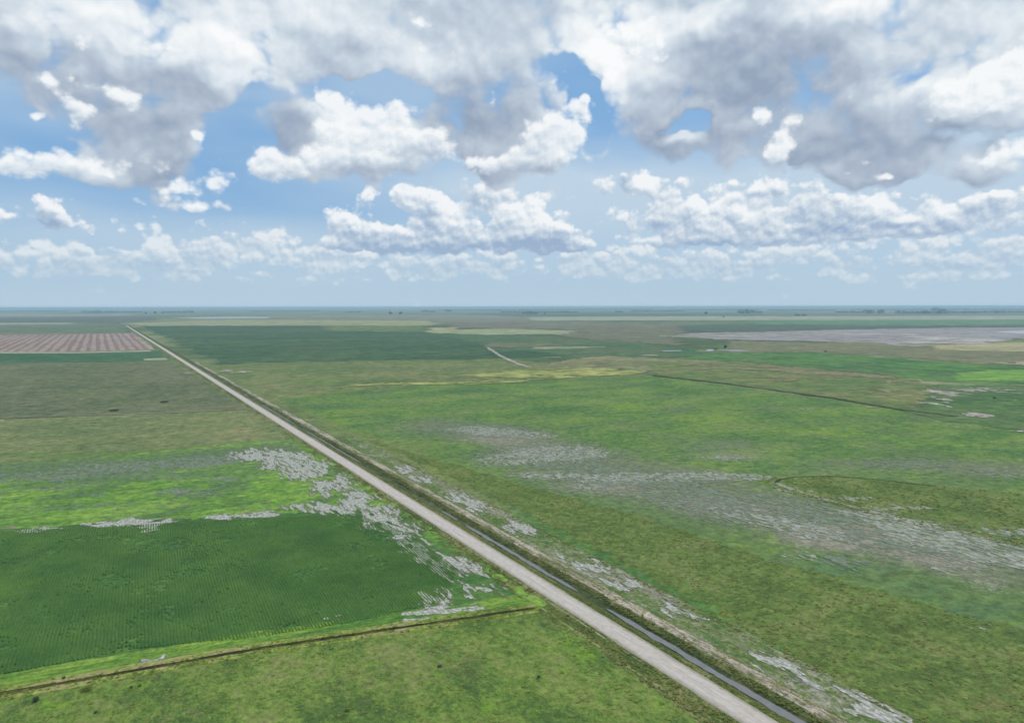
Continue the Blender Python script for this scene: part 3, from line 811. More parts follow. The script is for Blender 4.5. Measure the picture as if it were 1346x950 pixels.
# ------------------------------------------------------------------ fields out to the horizon (photograph points -> ground)
FAR = [
    # name, outline, colours
    ('crop_field', [(560, 437), (640, 440), (780, 447), (900, 456), (925, 466), (880, 471), (760, 470), (700, 462), (640, 453)], [C(58, 96, 64), C(72, 104, 72), C(92, 104, 80)]),
    ('stubble_field', [(700, 456), (768, 455.5), (770, 458), (700, 459)], [C(132, 134, 116), C(150, 148, 128)]),
    ('stubble_field', [(632, 452), (700, 451), (760, 452.5), (700, 455), (640, 456)], [C(104, 106, 86), C(118, 112, 94)]),
    ('pasture', [(780, 468), (880, 471.5), (1000, 478), (1000, 482), (860, 487), (840, 491), (810, 484), (720, 486), (700, 481)], [C(104, 112, 84), C(122, 124, 92), C(136, 130, 104)]),
    ('bare_field', [(850, 475), (1000, 478), (1130, 492), (1180, 497), (1226, 507), (1222, 522), (1205, 536), (1176, 537), (1090, 523.5), (950, 503.5), (862, 493)], [C(86, 112, 66), C(98, 116, 70), C(110, 120, 78), C(122, 122, 86)]),
    ('crop_field', [(888, 472), (930, 465), (1060, 463), (1200, 474), (1346, 484), (1420, 488), (1420, 512), (1346, 507), (1250, 504), (1130, 491), (1000, 477)], [C(62, 102, 60), C(74, 116, 62), C(88, 128, 66)]),
    ('crop_field', [(1262, 492), (1300, 488), (1420, 487), (1420, 503), (1320, 501), (1255, 502)], [C(104, 146, 66), C(120, 152, 76)]),
    ('pasture', [(1226, 507), (1346, 507.5), (1430, 512), (1430, 575), (1346, 568), (1250, 556), (1190, 543), (1206, 536), (1223, 522)], [C(66, 98, 60), C(78, 112, 62), C(92, 112, 76)]),
    ('fallow_field', [(955, 448), (1100, 452), (1300, 458), (1420, 462), (1420, 478), (1280, 479), (1180, 470), (1060, 463), (960, 464)], [C(104, 110, 90), C(122, 118, 98), C(112, 116, 88)]),
    ('straw_field', [(1225, 455), (1300, 452), (1420, 450), (1420, 462), (1330, 463), (1230, 461)], [C(156, 150, 116), C(170, 162, 126)]),
    ('mud_flat', [(880, 443), (905, 438), (1000, 437), (1100, 433.5), (1260, 432), (1420, 431.5), (1420, 443), (1340, 446), (1290, 452), (1180, 453), (1060, 449), (960, 447)], [S(146, 138, 134), S(162, 153, 149), S(154, 150, 149)]),
    ('fallow_field', [(740, 432), (900, 431), (905, 437), (880, 443), (900, 455), (780, 447), (730, 441)], [C(104, 106, 92), C(118, 114, 100), C(96, 106, 88)]),
    ('pasture', [(560, 434), (660, 432), (752, 435), (750, 439), (640, 440), (560, 437)], [C(138, 148, 122), C(150, 156, 130)]),
    ('fallow_field', [(600, 424), (760, 423), (900, 426), (900, 431), (740, 432), (660, 432), (590, 430)], [C(106, 106, 94), C(118, 116, 102)]),
    ('stubble_field', [(560, 431), (600, 430), (602, 433), (572, 434)], [C(158, 148, 120), C(164, 154, 128)]),
    ('crop_field', [(420, 428), (560, 428), (560, 433), (540, 436), (430, 435)], [C(92, 112, 72), C(104, 120, 80)]),
    ('stubble_field', [(160, 424), (300, 420), (560, 421), (580, 425), (560, 428), (420, 427.4), (180, 427.4)], [C(136, 144, 112), C(150, 152, 122), C(140, 142, 112)]),
    ('crop_field', [(-200, 426), (160, 424), (168, 429), (172, 436), (-200, 438)], [C(90, 108, 88), C(104, 118, 98)]),
    ('stubble_field', [(-200, 423), (90, 423), (92, 425.4), (-200, 426)], [C(140, 148, 132), C(150, 154, 138)]),
    ('fallow_field', [(-200, 416.5), (200, 415.6), (205, 420), (160, 424), (90, 423), (-200, 423)], [C(84, 96, 86), C(96, 102, 94)]),
    ('pale_bare_soil', [(-200, 412.6), (170, 412.2), (176, 413.4), (-200, 414)], [S(160, 156, 152), S(170, 164, 160)]),
    ('crop_field', [(980, 423), (1200, 421.5), (1500, 421), (1500, 428), (1200, 428.5), (1000, 427)], [C(84, 122, 92), C(96, 130, 100)]),
    ('fallow_field', [(890, 428), (1000, 427.4), (1200, 428.8), (1500, 428.4), (1500, 431), (1260, 431.6), (1000, 436), (900, 437)], [C(70, 92, 80), C(84, 98, 88)]),
    ('stubble_field', [(690, 416.6), (900, 416), (1150, 416.4), (1500, 415.6), (1500, 420.8), (1200, 421.2), (900, 421.6), (700, 421.4)], [C(142, 152, 130), C(154, 158, 140)]),
    ('fallow_field', [(345, 418.5), (600, 418), (690, 418), (700, 423), (580, 424), (560, 421)], [C(116, 118, 108), C(128, 124, 114)]),
    ('pasture', [(350, 413), (620, 413.6), (690, 416), (690, 418), (345, 418)], [C(116, 124, 106), C(130, 132, 116)]),
    ('fallow_field', [(620, 411.5), (1000, 412), (1000, 415.6), (700, 416), (620, 413.4)], [C(72, 96, 88), C(80, 100, 90)]),
    ('fallow_field', [(1000, 412), (1500, 411.5), (1500, 415), (1150, 416), (1000, 415.6)], [C(90, 104, 92), C(104, 110, 102)]),
]
for k, (nm, pts, cols) in enumerate(FAR):
    d = sum(math.hypot(*G(*p)) for p in pts) / len(pts)
    s_ = max(1.0, d / 700.0)
    mt = field_mat('cover_%s' % nm, cols, 90 * s_, 26 * s_, 6 * s_, 1.3, (1.0, 1.0), 0.0, speck=(C(100, 112, 82), 24 * s_, 0.55, 0.55) if d < 3500 else None)
    pragged(nm, pts, 0.2 + 0.012 * k, mt, 60 + k)

# sandy pans and waters in the middle distance
sand_mat = field_mat('pale_sand', [S(146, 136, 122), S(174, 162, 148), S(188, 178, 166)], 40.0, 10.0, 2.5, 1.1, bump=0.0)
lake_mat = water_mat('lake_water', (0.46, 0.45, 0.47), 0.35)
for k, pts in enumerate([[(225, 416.6), (300, 415.6), (356, 416), (352, 417.6), (260, 418)], [(1308, 437.6), (1330, 436), (1400, 435), (1400, 440), (1346, 440)], [(927, 461.3), (932, 459.8), (938, 460.2), (937, 462), (930, 462.4)], [(870, 461.6), (895, 461), (896, 461.9), (872, 462.4)], [(940, 460.6), (970, 460.8), (985, 462.3), (960, 462)]]):
    psheet('lake', pts, 0.66 + 0.005 * k, lake_mat, 30.0, 6.0, 150 + k)

# sandy farm track that winds into the meadow
tr = [P(640, 456.5), P(649, 462), P(657, 467.5), P(668, 473), P(681, 478.5), P(696, 483)]
tl, trr = [], []
for i, (u, v) in enumerate(tr):
    a, b_ = tr[max(0, i - 1)], tr[min(len(tr) - 1, i + 1)]
    L = math.hypot(b_[0] - a[0], b_[1] - a[1])
    nu, nv = (b_[1] - a[1]) / L, -(b_[0] - a[0]) / L
    w = 4.5
    tl.append((u - nu * w, v - nv * w)); trr.append((u + nu * w, v + nv * w))
sheet('farm_track', tl + trr[::-1], 0.7, sand_mat, 8.0, 1.8, 170)
ditch_soil = field_mat('dark_wet_ditch', [C(62, 76, 50), C(78, 88, 60), C(96, 100, 76)], 30.0, 8.0, 2.0, 1.0, bump=0.2)
# straight drain between the meadow and the fields beyond
drain = [P(858, 494), P(950, 504.5), P(1100, 525), P(1180, 539), P(1258, 549)]
sheet('drain', [(u - 3.0, v) for u, v in drain] + [(u + 3.5, v) for u, v in drain[::-1]], 0.72, ditch_soil, 6.0, 1.6, 171)

# ------------------------------------------------------------------ the road corridor
def road_mat():
    m_, b, bs, out = new_mat('gravel_road')
    uv = road_uv(b)
    u, v, _ = b.sep(uv)
    n1 = b.noise(b.v('MULTIPLY', uv, (1.0, 0.08, 1.0)), 0.9, 4.0, 0.6, dims='2D')
    n2 = b.noise(uv, 0.5, 4.0, 0.65, dims='2D')
    n3 = b.noise(uv, 6.0, 2.0, 0.6, dims='2D')
    t = b.m('MULTIPLY_ADD', n1, 0.5, b.m('MULTIPLY_ADD', n2, 0.35, b.m('MULTIPLY', n3, 0.15)))
    colr = b.ramp(t, [(0.3, S(178, 167, 155)), (0.5, S(198, 187, 175)), (0.7, S(212, 202, 191))])
    wheel = b.m('ABSOLUTE', b.m('SUBTRACT', b.m('ABSOLUTE', b.m('ADD', u, b.m('MULTIPLY', n2, 0.6))), 1.3))
    colr = b.mix(b.m('MULTIPLY', b.ss(wheel, 0.1, 0.7, 0.4, 0.0), b.ss(n2, 0.35, 0.6)), colr, S(218, 209, 199))
    edge = b.ss(b.m('MULTIPLY_ADD', n2, 3.0, b.m('ABSOLUTE', u)), 3.9, 5.4)
    colr = b.mix(b.m('MULTIPLY', edge, 0.7), colr, S(140, 132, 106))
    b.put(bs.inputs['Base Color'], colr)
    bp = b.new('ShaderNodeBump')
    bp.inputs['Strength'].default_value = 0.4
    bp.inputs['Distance'].default_value = 0.06
    b.put(bp.inputs['Height'], t)
    b.put(bs.inputs['Normal'], bp.outputs[0])
    return m_


verge_mat = field_mat('rough_verge', [C(68, 86, 46), C(84, 102, 52), C(102, 114, 62), C(128, 126, 92)], 14.0, 2.4, 0.6, 1.4, (0.6, 2.0), 0.3)
slope_mat = field_mat('overgrown_slope', [C(62, 76, 44), C(78, 92, 50), C(96, 104, 60), C(116, 114, 78)], 9.0, 2.0, 0.6, 1.4, (0.7, 1.8), 0.3)
bank_mat = field_mat('spoil_soil', [C(92, 104, 60), S(124, 120, 92), S(152, 142, 122), S(178, 164, 146), S(190, 176, 160)], 16.0, 2.6, 0.7, 1.6, (0.5, 2.6), 0.3)
wetstrip_mat = field_mat('wet_strip', [C(76, 102, 58), C(90, 114, 62), C(110, 122, 78), S(140, 136, 116)], 26.0, 4.0, 1.0, 1.3, (0.5, 2.4), 0.2, speck=(S(168, 160, 146), 3.0, 0.53, 0.75))
tag(ribbon('road', [-4.1, -2.8, -1.4, 0, 1.4, 2.8, 4.1], VG0 + 5, 4300, 2.5, 0.02, road_mat(), 0.35, 3))
ribbon('road_verge', [-12.5, -10.5, -9, -7.5, -6, -4.6, -3.7], VG0 + 5, 4300, 2.5, -0.005, verge_mat, 0.9, 5)
ribbon('road_verge', [3.7, 4.8, 5.8, 6.8, 7.4], VG0 + 5, 4300, 2.5, -0.005, verge_mat, 0.3, 7)
ribbon('ditch', [7.2, 7.8, 8.6, 9.6, 10.6, 11.3, 11.9], VG0 + 5, 4300, 2.5, -0.015, ditch_soil, 0.2, 9)
ribbon('spoil_bank', [11.6, 12.2, 12.8, 13.4], VG0 + 5, 4300, 2.5, 0.0, slope_mat, 0.5, 11)
ribbon('spoil_bank', [13.1, 14.2, 15.4, 16.6, 17.8, 19.2, 20.6], VG0 + 5, 1300, 2.5, 0.01, bank_mat, 0.9, 13)
ribbon('wet_strip', [19.0, 21.6, 25, 29, 33, 35.0], VG0 + 5, 420, 2.5, 0.075, wetstrip_mat, 1.2, 15)
ribbon('grass_strip', [19.5, 24, 29, 34.0], 415, 1300, 4, 0.14, olive_r, 1.5, 17)

# low water lying in the ditch, in stretches
ditch_water = water_mat('ditch_water', (0.25, 0.245, 0.24), 0.45)
def ditch_pool(v0, v1, seed, z=-0.40):
    L, R_ = [], []
    k = max(8, int((v1 - v0) / 1.5))
    for i in range(k + 1):
        v = v0 + (v1 - v0) * i / k
        taper = min(1.0, 9.0 * i / k, 9.0 * (k - i) / k) ** 0.5
        q = fbm(np.array([v / 6.0, v / 6.0]), np.array([seed * 1.0, seed + 40.0]), 4, seed, 0.7)
        near = 1.0 if v < 75 else (0.75 if v < 180 else 0.4)
        wl = (0.2 + 1.9 * q[0]) * taper * near + 0.02
        wr = (0.2 + 1.9 * q[1]) * taper * near + 0.02
        L.append((*X(9.4 - wl, v), z)); R_.append((*X(9.4 + wr, v), z))
    V = L + R_
    n = k + 1
    return tag(link('ditch_water', raw_mesh('ditch_water', V, [(i, n + i, n + i + 1, i + 1) for i in range(k)]), ditch_water), 'structure')
for k, (a, b_) in enumerate([(-90, 72), (88, 178), (186, 205), (330, 470), (505, 660), (736, 752), (1036, 1056)]):
    ditch_pool(a, b_, k + 1)

# ------------------------------------------------------------------ field boundary on the left: a narrow ditch between two low grassy banks
BND = [(-330, 136), (-250, 121.0), (-160, 107.2), (-96, 99.0), (-52, 90.5), (-15.5, 83.4), (-11.5, 82.6)]
def along(line, t):
    seg = [math.hypot(line[i + 1][0] - line[i][0], line[i + 1][1] - line[i][1]) for i in range(len(line) - 1)]
    s = t * sum(seg)
    for i, L in enumerate(seg):
        if s <= L or i == len(seg) - 1:
            f = s / L
            (u0, v0), (u1, v1) = line[i], line[i + 1]
            return u0 + (u1 - u0) * f, v0 + (v1 - v0) * f, (u1 - u0) / L, (v1 - v0) / L
        s -= L
def swept(name, line, prof, step, material, jit, seed):
    tot = sum(math.hypot(line[i + 1][0] - line[i][0], line[i + 1][1] - line[i][1]) for i in range(len(line) - 1))
    k = int(tot / step)
    V, F = [], []
    n = len(prof)
    for i in range(k + 1):
        u, v, tu, tv = along(line, i / k)
        for j, (o, z) in enumerate(prof):
            oj = o + jit * 2 * (float(fbm(np.array([i * step / 5.0]), np.array([j * 3.7 + seed]), 3, seed)[0]) - 0.5)
            zj = z * (0.7 + 0.6 * float(vnoise(np.array([i * step / 3.0]), np.array([j * 1.9]), seed + 7)[0]))
            V.append((*X(u - tv * oj, v + tu * oj), zj))
    for i in range(k):
        for j in range(n - 1):
            a = i * n + j
            F.append((a, a + n, a + n + 1, a + 1))
    return tag(link(name, raw_mesh(name, V, F), material), 'structure')
edge_mat = field_mat('bank_grass', [C(84, 104, 48), C(110, 130, 58), C(138, 146, 82), C(146, 140, 104)], 20.0, 3.0, 0.8, 1.3, bump=0.2)
trench_mat = field_mat('trench_soil', [C(44, 44, 32), C(62, 58, 42), C(78, 78, 50)], 14.0, 2.0, 0.6, 1.2, bump=0.2)
swept('field_bank', BND, [(-3.4, 0.085), (-2.6, 0.2), (-1.6, 0.32), (-0.85, 0.28)], 1.2, edge_mat, 0.35, 31)
swept('field_bank', BND, [(0.85, 0.28), (1.6, 0.42), (2.8, 0.3), (4.4, 0.095)], 1.2, edge_mat, 0.4, 37)
head_mat = field_mat('headland_grass', [C(72, 112, 54), C(92, 128, 56), C(112, 144, 60), C(130, 152, 76)], 14.0, 3.0, 1.0, 1.2, (7.0, 1.0), 0.15, angle=-0.13)
swept('headland', BND, [(4.0, 0.09), (6.5, 0.085), (9.0, 0.085), (12.5, 0.075)], 2.0, head_mat, 0.9, 47)
swept('field_ditch', BND, [(-1.0, 0.24), (-0.5, 0.13), (0.0, 0.10), (0.5, 0.13), (1.0, 0.24)], 1.2, trench_mat, 0.15, 41)
HEDGE = [P(-300, 560), P(0, 549.5), P(120, 545.5), P(240, 541.5), P(310, 538)]
swept('field_ditch', HEDGE, [(-2.0, 0.12), (-0.6, 0.25), (0.6, 0.25), (2.0, 0.12)], 4.0, ditch_soil, 0.8, 43)

# ------------------------------------------------------------------ standing water and wet silt, outlined by a level cut through rough ground
def level_mesh(name, u0, u1, v0, v1, cell, items_px, ns, thr, z, material, seed, amp=2.0, uv_items=(), need=0.08, margin=None):
    nu, nv = int((u1 - u0) / cell) + 1, int((v1 - v0) / cell) + 1
    U, Vv = np.meshgrid(u0 + np.arange(nu) * cell, v0 + np.arange(nv) * cell)
    wx = (fbm(U / (ns[0] * 3), Vv / (ns[1] * 3), 3, seed + 50) - 0.5) * ns[0] * 4
    wy = (fbm(U / (ns[0] * 3), Vv / (ns[1] * 3), 3, seed + 70) - 0.5) * ns[1] * 4
    x = ROAD_A[0] + (U + wx) * RD[1] + (Vv + wy) * RD[0]
    y = ROAD_A[1] - (U + wx) * RD[0] + (Vv + wy) * RD[1]
    body = np.zeros_like(U)
    for cx, cy, rx, ry, w in ground_px_items(items_px):
        body += w * np.clip(1 - np.hypot((x - cx) / rx, (y - cy) / ry), 0, None)
    for cu, cv, ru, rv, w in uv_items:
        body += w * np.clip(1 - np.hypot((U + wx - cu) / ru, (Vv + wy - cv) / rv), 0, None)
    f = np.minimum(body, 0.55) + amp * (fbm(U / ns[0], Vv / ns[1], 6, seed, 0.68) - 0.5) - thr
    f = np.where(body > need, f, -1.0)
    if margin:        # wet mud round the water
        contour('wet_mud', U, Vv, np.where(body > need * 0.5, f + margin[0], -1.0), z - 0.012, margin[1], 'stuff')
    return contour(name, U, Vv, f, z, material, 'stuff')


mud_mat = field_mat('wet_mud', [C(84, 100, 72), C(104, 112, 88), S(128, 124, 112)], 8.0, 2.0, 0.7, 1.0, (0.6, 1.6), 0.1)
silt_mat = water_mat('silty_water', (0.66, 0.615, 0.59), 0.45, (C(104, 116, 84), 1.0, 0.2))
warm_mat = water_mat('shallow_silt', (0.52, 0.495, 0.45), 0.5, (C(104, 116, 86), 1.8, 0.1))
grey_mat = water_mat('murky_water', (0.28, 0.285, 0.26), 0.45, (C(88, 112, 70), 1.6, 0.1))
level_mesh('flood_water', -72, -8, 86, 430, 0.5, [
    (340, 596, 46, 10, 1.0), (375, 604, 40, 14, 1.2), (405, 616, 40, 16, 1.2), (440, 636, 36, 18, 1.0), (470, 655, 34, 16, 1.0), (500, 678, 34, 20, 1.2), (528, 697, 30, 14, 1.1), (445, 668, 50, 9, 1.0), (400, 664, 40, 6, 0.8),
    (590, 742, 34, 18, 1.1), (622, 748, 24, 14, 1.0), (570, 782, 30, 16, 1.0), (612, 778, 30, 8, 0.7), (556, 728, 30, 14, 0.5), (640, 772, 30, 8, 0.6), (545, 715, 30, 16, 0.5)],
    (1.1, 6.0), 0.40, 0.138, silt_mat, 3, margin=(0.16, mud_mat))
level_mesh('flood_water', -200, -30, 84, 330, 0.8, [
    (170, 687, 66, 7, 1.2), (205, 692, 8, 12, 1.0), (345, 675, 34, 6, 0.9), (290, 679, 50, 4, 0.7), (185, 866, 14, 4, 1.2), (204, 861, 10, 3, 1.0), (440, 813, 14, 3, 0.6), (60, 695, 60, 4, 0.4)],
    (2.4, 2.4), 0.33, 0.144, silt_mat, 5, margin=(0.16, mud_mat))
level_mesh('flood_water', -70, -20, 82, 110, 0.5, [(575, 803, 44, 5, 1.3), (545, 814, 26, 4, 1.2), (612, 799, 40, 4, 1.0)], (4.0, 1.4), 0.32, 0.150, silt_mat, 6)
level_mesh('flood_water', -260, -40, 240, 440, 1.0, [
    (60, 625, 140, 12, 0.7), (180, 612, 130, 12, 0.9), (280, 604, 80, 10, 1.0), (240, 645, 70, 8, 0.7), (60, 668, 80, 5, 0.5), (300, 630, 60, 6, 0.6), (130, 650, 60, 6, 0.5)],
    (2.0, 2.0), 0.47, 0.136, grey_mat, 8)
level_mesh('flood_water', 18, 34, -60, 420, 0.5, [
    (530, 618, 20, 12, 1.0), (550, 630, 20, 10, 1.0), (600, 653, 20, 10, 1.1), (620, 664, 30, 12, 1.0), (680, 693, 26, 12, 1.1), (735, 735, 16, 8, 0.8), (775, 748, 44, 14, 0.9), (820, 768, 34, 12, 1.1), (760, 765, 20, 8, 0.7), (880, 800, 30, 9, 1.0), (915, 812, 20, 6, 0.9), (830, 800, 40, 10, 0.5), (1050, 885, 30, 12, 0.7), (1140, 930, 70, 18, 1.1), (1180, 945, 50, 14, 1.0), (1000, 870, 60, 14, 0.5), (1230, 990, 80, 20, 1.0)],
    (1.1, 6.0), 0.44, 0.162, silt_mat, 9, margin=(0.16, mud_mat))
UPPER = [(600, 562, 60, 7, 0.8), (650, 568, 60, 9, 1.0), (700, 573, 50, 7, 0.8), (700, 598, 70, 16, 1.0), (760, 594, 60, 14, 1.1), (650, 606, 50, 12, 0.8), (830, 628, 90, 10, 1.0), (930, 626, 80, 9, 1.1), (985, 628, 40, 6, 1.0), (770, 640, 80, 10, 0.6), (720, 625, 90, 10, 0.7), (950, 602, 60, 7, 0.6)]
LOWER = [(1010, 685, 70, 16, 0.7), (1070, 700, 60, 16, 1.0), (1060, 733, 60, 10, 0.6), (1180, 688, 70, 12, 1.1), (1230, 708, 90, 18, 1.2), (1300, 730, 70, 16, 1.1), (1140, 675, 70, 8, 0.8), (1040, 645, 50, 5, 0.8), (1330, 700, 60, 10, 0.8), (1346, 740, 60, 14, 0.8), (950, 670, 60, 14, 0.5), (1250, 745, 60, 14, 0.6), (1300, 830, 60, 6, 0.5), (1190, 668, 60, 4, 0.8), (1120, 655, 50, 4, 0.8)]
level_mesh('flood_water', 40, 330, 40, 420, 0.8, UPPER, (1.5, 1.8), 0.50, 0.168, warm_mat, 12)
level_mesh('flood_water', 80, 260, -80, 180, 0.6, LOWER, (1.2, 3.4), 0.48, 0.174, warm_mat, 13)
level_mesh('flood_water', 60, 420, 60, 460, 1.0, [
    (640, 565, 120, 16, 0.8), (730, 600, 140, 26, 0.9), (850, 630, 190, 22, 0.9), (1200, 610, 220, 12, 0.6), (1330, 625, 120, 12, 0.6), (940, 590, 120, 8, 0.5)],
    (1.8, 2.4), 0.52, 0.160, grey_mat, 14)
level_mesh('flood_water', 80, 300, -80, 200, 0.7, [
    (900, 650, 120, 22, 0.7), (1010, 670, 190, 34, 0.9), (1200, 705, 190, 36, 0.9), (1330, 735, 110, 30, 0.9), (1100, 740, 120, 20, 0.6)],
    (1.3, 5.0), 0.52, 0.166, grey_mat, 16)

# the curved island of pasture: pale wet lower edge, dark rim above
swept('wet_edge', [P(1016, 634), P(1040, 643), P(1075, 654), P(1130, 669), P(1200, 688), P(1280, 708), P(1350, 724), P(1420, 742)], [(-1.6, 0.15), (0.0, 0.16), (1.3, 0.15)], 1.5, warm_mat, 0.9, 61)
swept('field_ditch', [P(1018, 636), P(1024, 631), P(1045, 627.5), P(1090, 626.5), P(1150, 631), P(1230, 640)], [(-0.9, 0.16), (0.0, 0.18), (0.9, 0.16)], 1.5, trench_mat, 0.5, 63)

# ragged patches farther out: a pale yellow strip, bare sand, pale soil and tan stubble
def patch(name, px_blobs, ns, thr, z, material, seed, cell, need=0.06, kind='structure'):
    ctr = [P(b_[0], b_[1]) for b_ in px_blobs]
    ext = [max(math.dist(P(b_[0], b_[1]), P(b_[0] + b_[2], b_[1])), math.dist(P(b_[0], b_[1]), P(b_[0], b_[1] - b_[3]))) for b_ in px_blobs]
    o = level_mesh(name, min(c_[0] - e for c_, e in zip(ctr, ext)), max(c_[0] + e for c_, e in zip(ctr, ext)), min(c_[1] - e for c_, e in zip(ctr, ext)), max(c_[1] + e for c_, e in zip(ctr, ext)), cell, px_blobs, ns, thr, z, material, seed, need=need)
    if o: tag(o, kind)


patch('yellow_strip', [(500, 505, 40, 1.6, 0.8), (550, 504, 60, 2.2, 1.0), (600, 503, 60, 2.4, 1.0), (640, 501.5, 40, 2.6, 0.9), (660, 493.5, 50, 4.0, 1.0), (720, 490.5, 70, 5.0, 1.2), (770, 489, 60, 5.5, 1.2), (805, 490, 40, 4.5, 1.0), (690, 497, 60, 2.5, 0.6)], (30, 12), 0.2, 0.55, yellow_mat, 201, 3.0)  # band of paler, yellower ground colour over the olive meadow
patch('bare_sand', [(1228, 533, 12, 5, 1.2), (1236, 526, 14, 5, 1.1), (1250, 519, 24, 4.5, 1.2), (1275, 515, 24, 3, 1.0), (1300, 513, 30, 2.2, 0.8), (1322, 516.5, 20, 1.6, 0.8), (1282, 547.5, 30, 2.6, 1.2), (1302, 550.5, 18, 1.6, 1.0), (1340, 568, 26, 1.5, 0.9), (1160, 537.5, 16, 1.4, 0.9), (1064, 539, 18, 1.6, 0.9), (1310, 527, 30, 1.2, 0.4)], (9, 9), 0.34, 0.62, sand_mat, 203, 2.0)
patch('bare_sand', [(300, 487, 14, 1.6, 0.9), (318, 489, 16, 1.6, 0.9), (248, 490, 8, 1.6, 0.8)], (9, 9), 0.34, 0.62, sand_mat, 205, 2.0)
tan_mat = field_mat('tan_stubble', [C(116, 118, 82), S(134, 126, 96), S(146, 134, 106)], 60.0, 16.0, 4.0, 1.1, bump=0.05)
patch('stubble', [(900, 478, 70, 3, 0.6), (980, 484, 90, 5, 0.9), (1060, 490, 80, 5, 1.0), (1130, 496, 70, 5, 0.9), (1000, 498, 80, 4, 0.4), (1170, 502, 50, 4, 0.7), (1205, 527, 26, 6, 0.8), (1150, 515, 70, 6, 0.4)], (24, 24), 0.46, 0.60, tan_mat, 207, 4.0)
straw_soil = field_mat('straw_soil', [S(150, 146, 116), S(166, 160, 128), S(176, 168, 140)], 100.0, 30.0, 8.0, 1.0, bump=0.0)
pale_mat = field_mat('pale_soil', [S(166, 158, 148), S(182, 174, 162), S(194, 186, 174)], 100.0, 30.0, 8.0, 1.0, bump=0.0)
patch('pale_soil', [(1050, 438.5, 70, 1.4, 0.7), (1180, 441, 60, 1.6, 0.7), (960, 441.5, 60, 1.4, 0.6), (1132, 439.8, 30, 1.8, 1.0), (1230, 445.5, 40, 2.4, 1.0), (1270, 447.5, 50, 3.0, 1.1), (1245, 452, 50, 2.4, 0.9), (1190, 454.5, 60, 1.6, 0.7), (1000, 443, 60, 1.6, 0.4), (1310, 450.5, 50, 1.8, 0.7), (1100, 446, 60, 1.4, 0.4)], (60, 60), 0.44, 0.64, pale_mat, 209, 14.0)
patch('straw_soil', [(1290, 457, 80, 3.0, 0.8), (1346, 459, 80, 3.0, 0.9), (1340, 453, 60, 2.0, 0.7), (1330, 480.5, 50, 2.2, 1.0), (1380, 480, 50, 2.6, 1.0), (870, 442.3, 40, 1.5, 0.9), (760, 457, 60, 1.3, 0.8), (860, 468, 60, 1.0, 0.7), (720, 470, 50, 1.0, 0.5), (980, 462.5, 40, 1.0, 0.6)], (50, 50), 0.42, 0.66, straw_soil, 211, 12.0)

# ------------------------------------------------------------------ grass tussocks (uncountable): small fans of bent blades
def inside_poly(u, v, poly):
    res = np.zeros(len(u), bool)
    n = len(poly)
    for i in range(n):
        (a, b_), (c_, d) = poly[i], poly[(i + 1) % n]
        cond = (b_ > v) != (d > v)
        with np.errstate(divide='ignore', invalid='ignore'):
            xx = (c_ - a) * (v - b_) / (d - b_) + a
        res ^= cond & (u < xx)
    return res


def tussocks(name, u, v, z, size, tall, material, blades=8, seed=1, tint=None):
    rng = np.random.default_rng(seed)
    n = len(u)
    if tint is None: tint = rng.random(n)
    x = ROAD_A[0] + u * RD[1] + v * RD[0]; y = ROAD_A[1] - u * RD[0] + v * RD[1]
    ang_ = (np.arange(blades)[None, :] / blades * 2 * pi) + rng.random((n, 1)) * 6.28 + rng.normal(0, 0.25, (n, blades))
    ln = size[:, None] * (0.6 + 0.6 * rng.random((n, blades)))
    ht = tall[:, None] * (0.6 + 0.6 * rng.random((n, blades)))
    w = size[:, None] * 0.36 * np.ones((1, blades))
    ca, sa = np.cos(ang_), np.sin(ang_)
    V = np.zeros((n, blades, 5, 3), np.float32)
    for k, (r, h, ww) in enumerate([(0.02, 0.0, 1.0), (0.02, 0.0, -1.0), (0.48, 0.95, 1.15), (0.48, 0.95, -1.15), (1.0, 0.45, 0.0)]):
        V[:, :, k, 0] = x[:, None] + ca * ln * 0.5 * r - sa * w * 0.5 * ww
        V[:, :, k, 1] = y[:, None] + sa * ln * 0.5 * r + ca * w * 0.5 * ww
        V[:, :, k, 2] = z[:, None] + ht * h
    base = (np.arange(n * blades) * 5)[:, None]
    F = np.concatenate([base + np.array([[0, 2, 3]]), base + np.array([[0, 3, 1]]), base + np.array([[2, 4, 3]])], 0)
    tv = np.repeat(np.clip(tint[:, None] + rng.normal(0, 0.12, (n, blades)), 0, 1).ravel(), 5)
    return tag(link(name, raw_mesh(name, V.reshape(-1, 3), F, tv), material), 'stuff')


def scatter(poly, n, seed, dens=None, keep=0.5):
    rng = np.random.default_rng(seed)
    pu_ = [p[0] for p in poly]; pv_ = [p[1] for p in poly]
    u = rng.uniform(min(pu_), max(pu_), n); v = rng.uniform(min(pv_), max(pv_), n)
    m_ = inside_poly(u, v, poly)
    if dens: m_ &= fbm(u / dens, v / dens, 3, seed) + rng.normal(0, 0.12, n) > keep
    return u[m_], v[m_], rng


tuss_mat = leaf_mat('tussock_leaves', C(96, 114, 58), C(136, 144, 82))
straw_mat = leaf_mat('dry_tussock_leaves', C(128, 136, 80), C(178, 174, 120))
verge_leaf = leaf_mat('verge_leaves', C(92, 106, 56), C(142, 144, 88))
near_olive = [p for p in OLIVE]
u, v, rng = scatter(near_olive, 34000, 1, 9.0, 0.42)
s_ = 0.4 + rng.random(len(u)) ** 2 * 1.1
tussocks('tussock_grass', u, v, np.full(len(u), 0.08), s_, s_ * 0.17, tuss_mat, 7, 2)
u, v, rng = scatter(near_olive, 2600, 3, 7.0, 0.52)
s_ = 0.4 + rng.random(len(u)) * 0.8
tussocks('tussock_grass', u, v, np.full(len(u), 0.08), s_, s_ * 0.2, straw_mat, 7, 4)
u, v, rng = scatter(ISLAND, 16000, 5, 9.0, 0.42)
s_ = 0.7 + rng.random(len(u)) ** 2 * 1.5
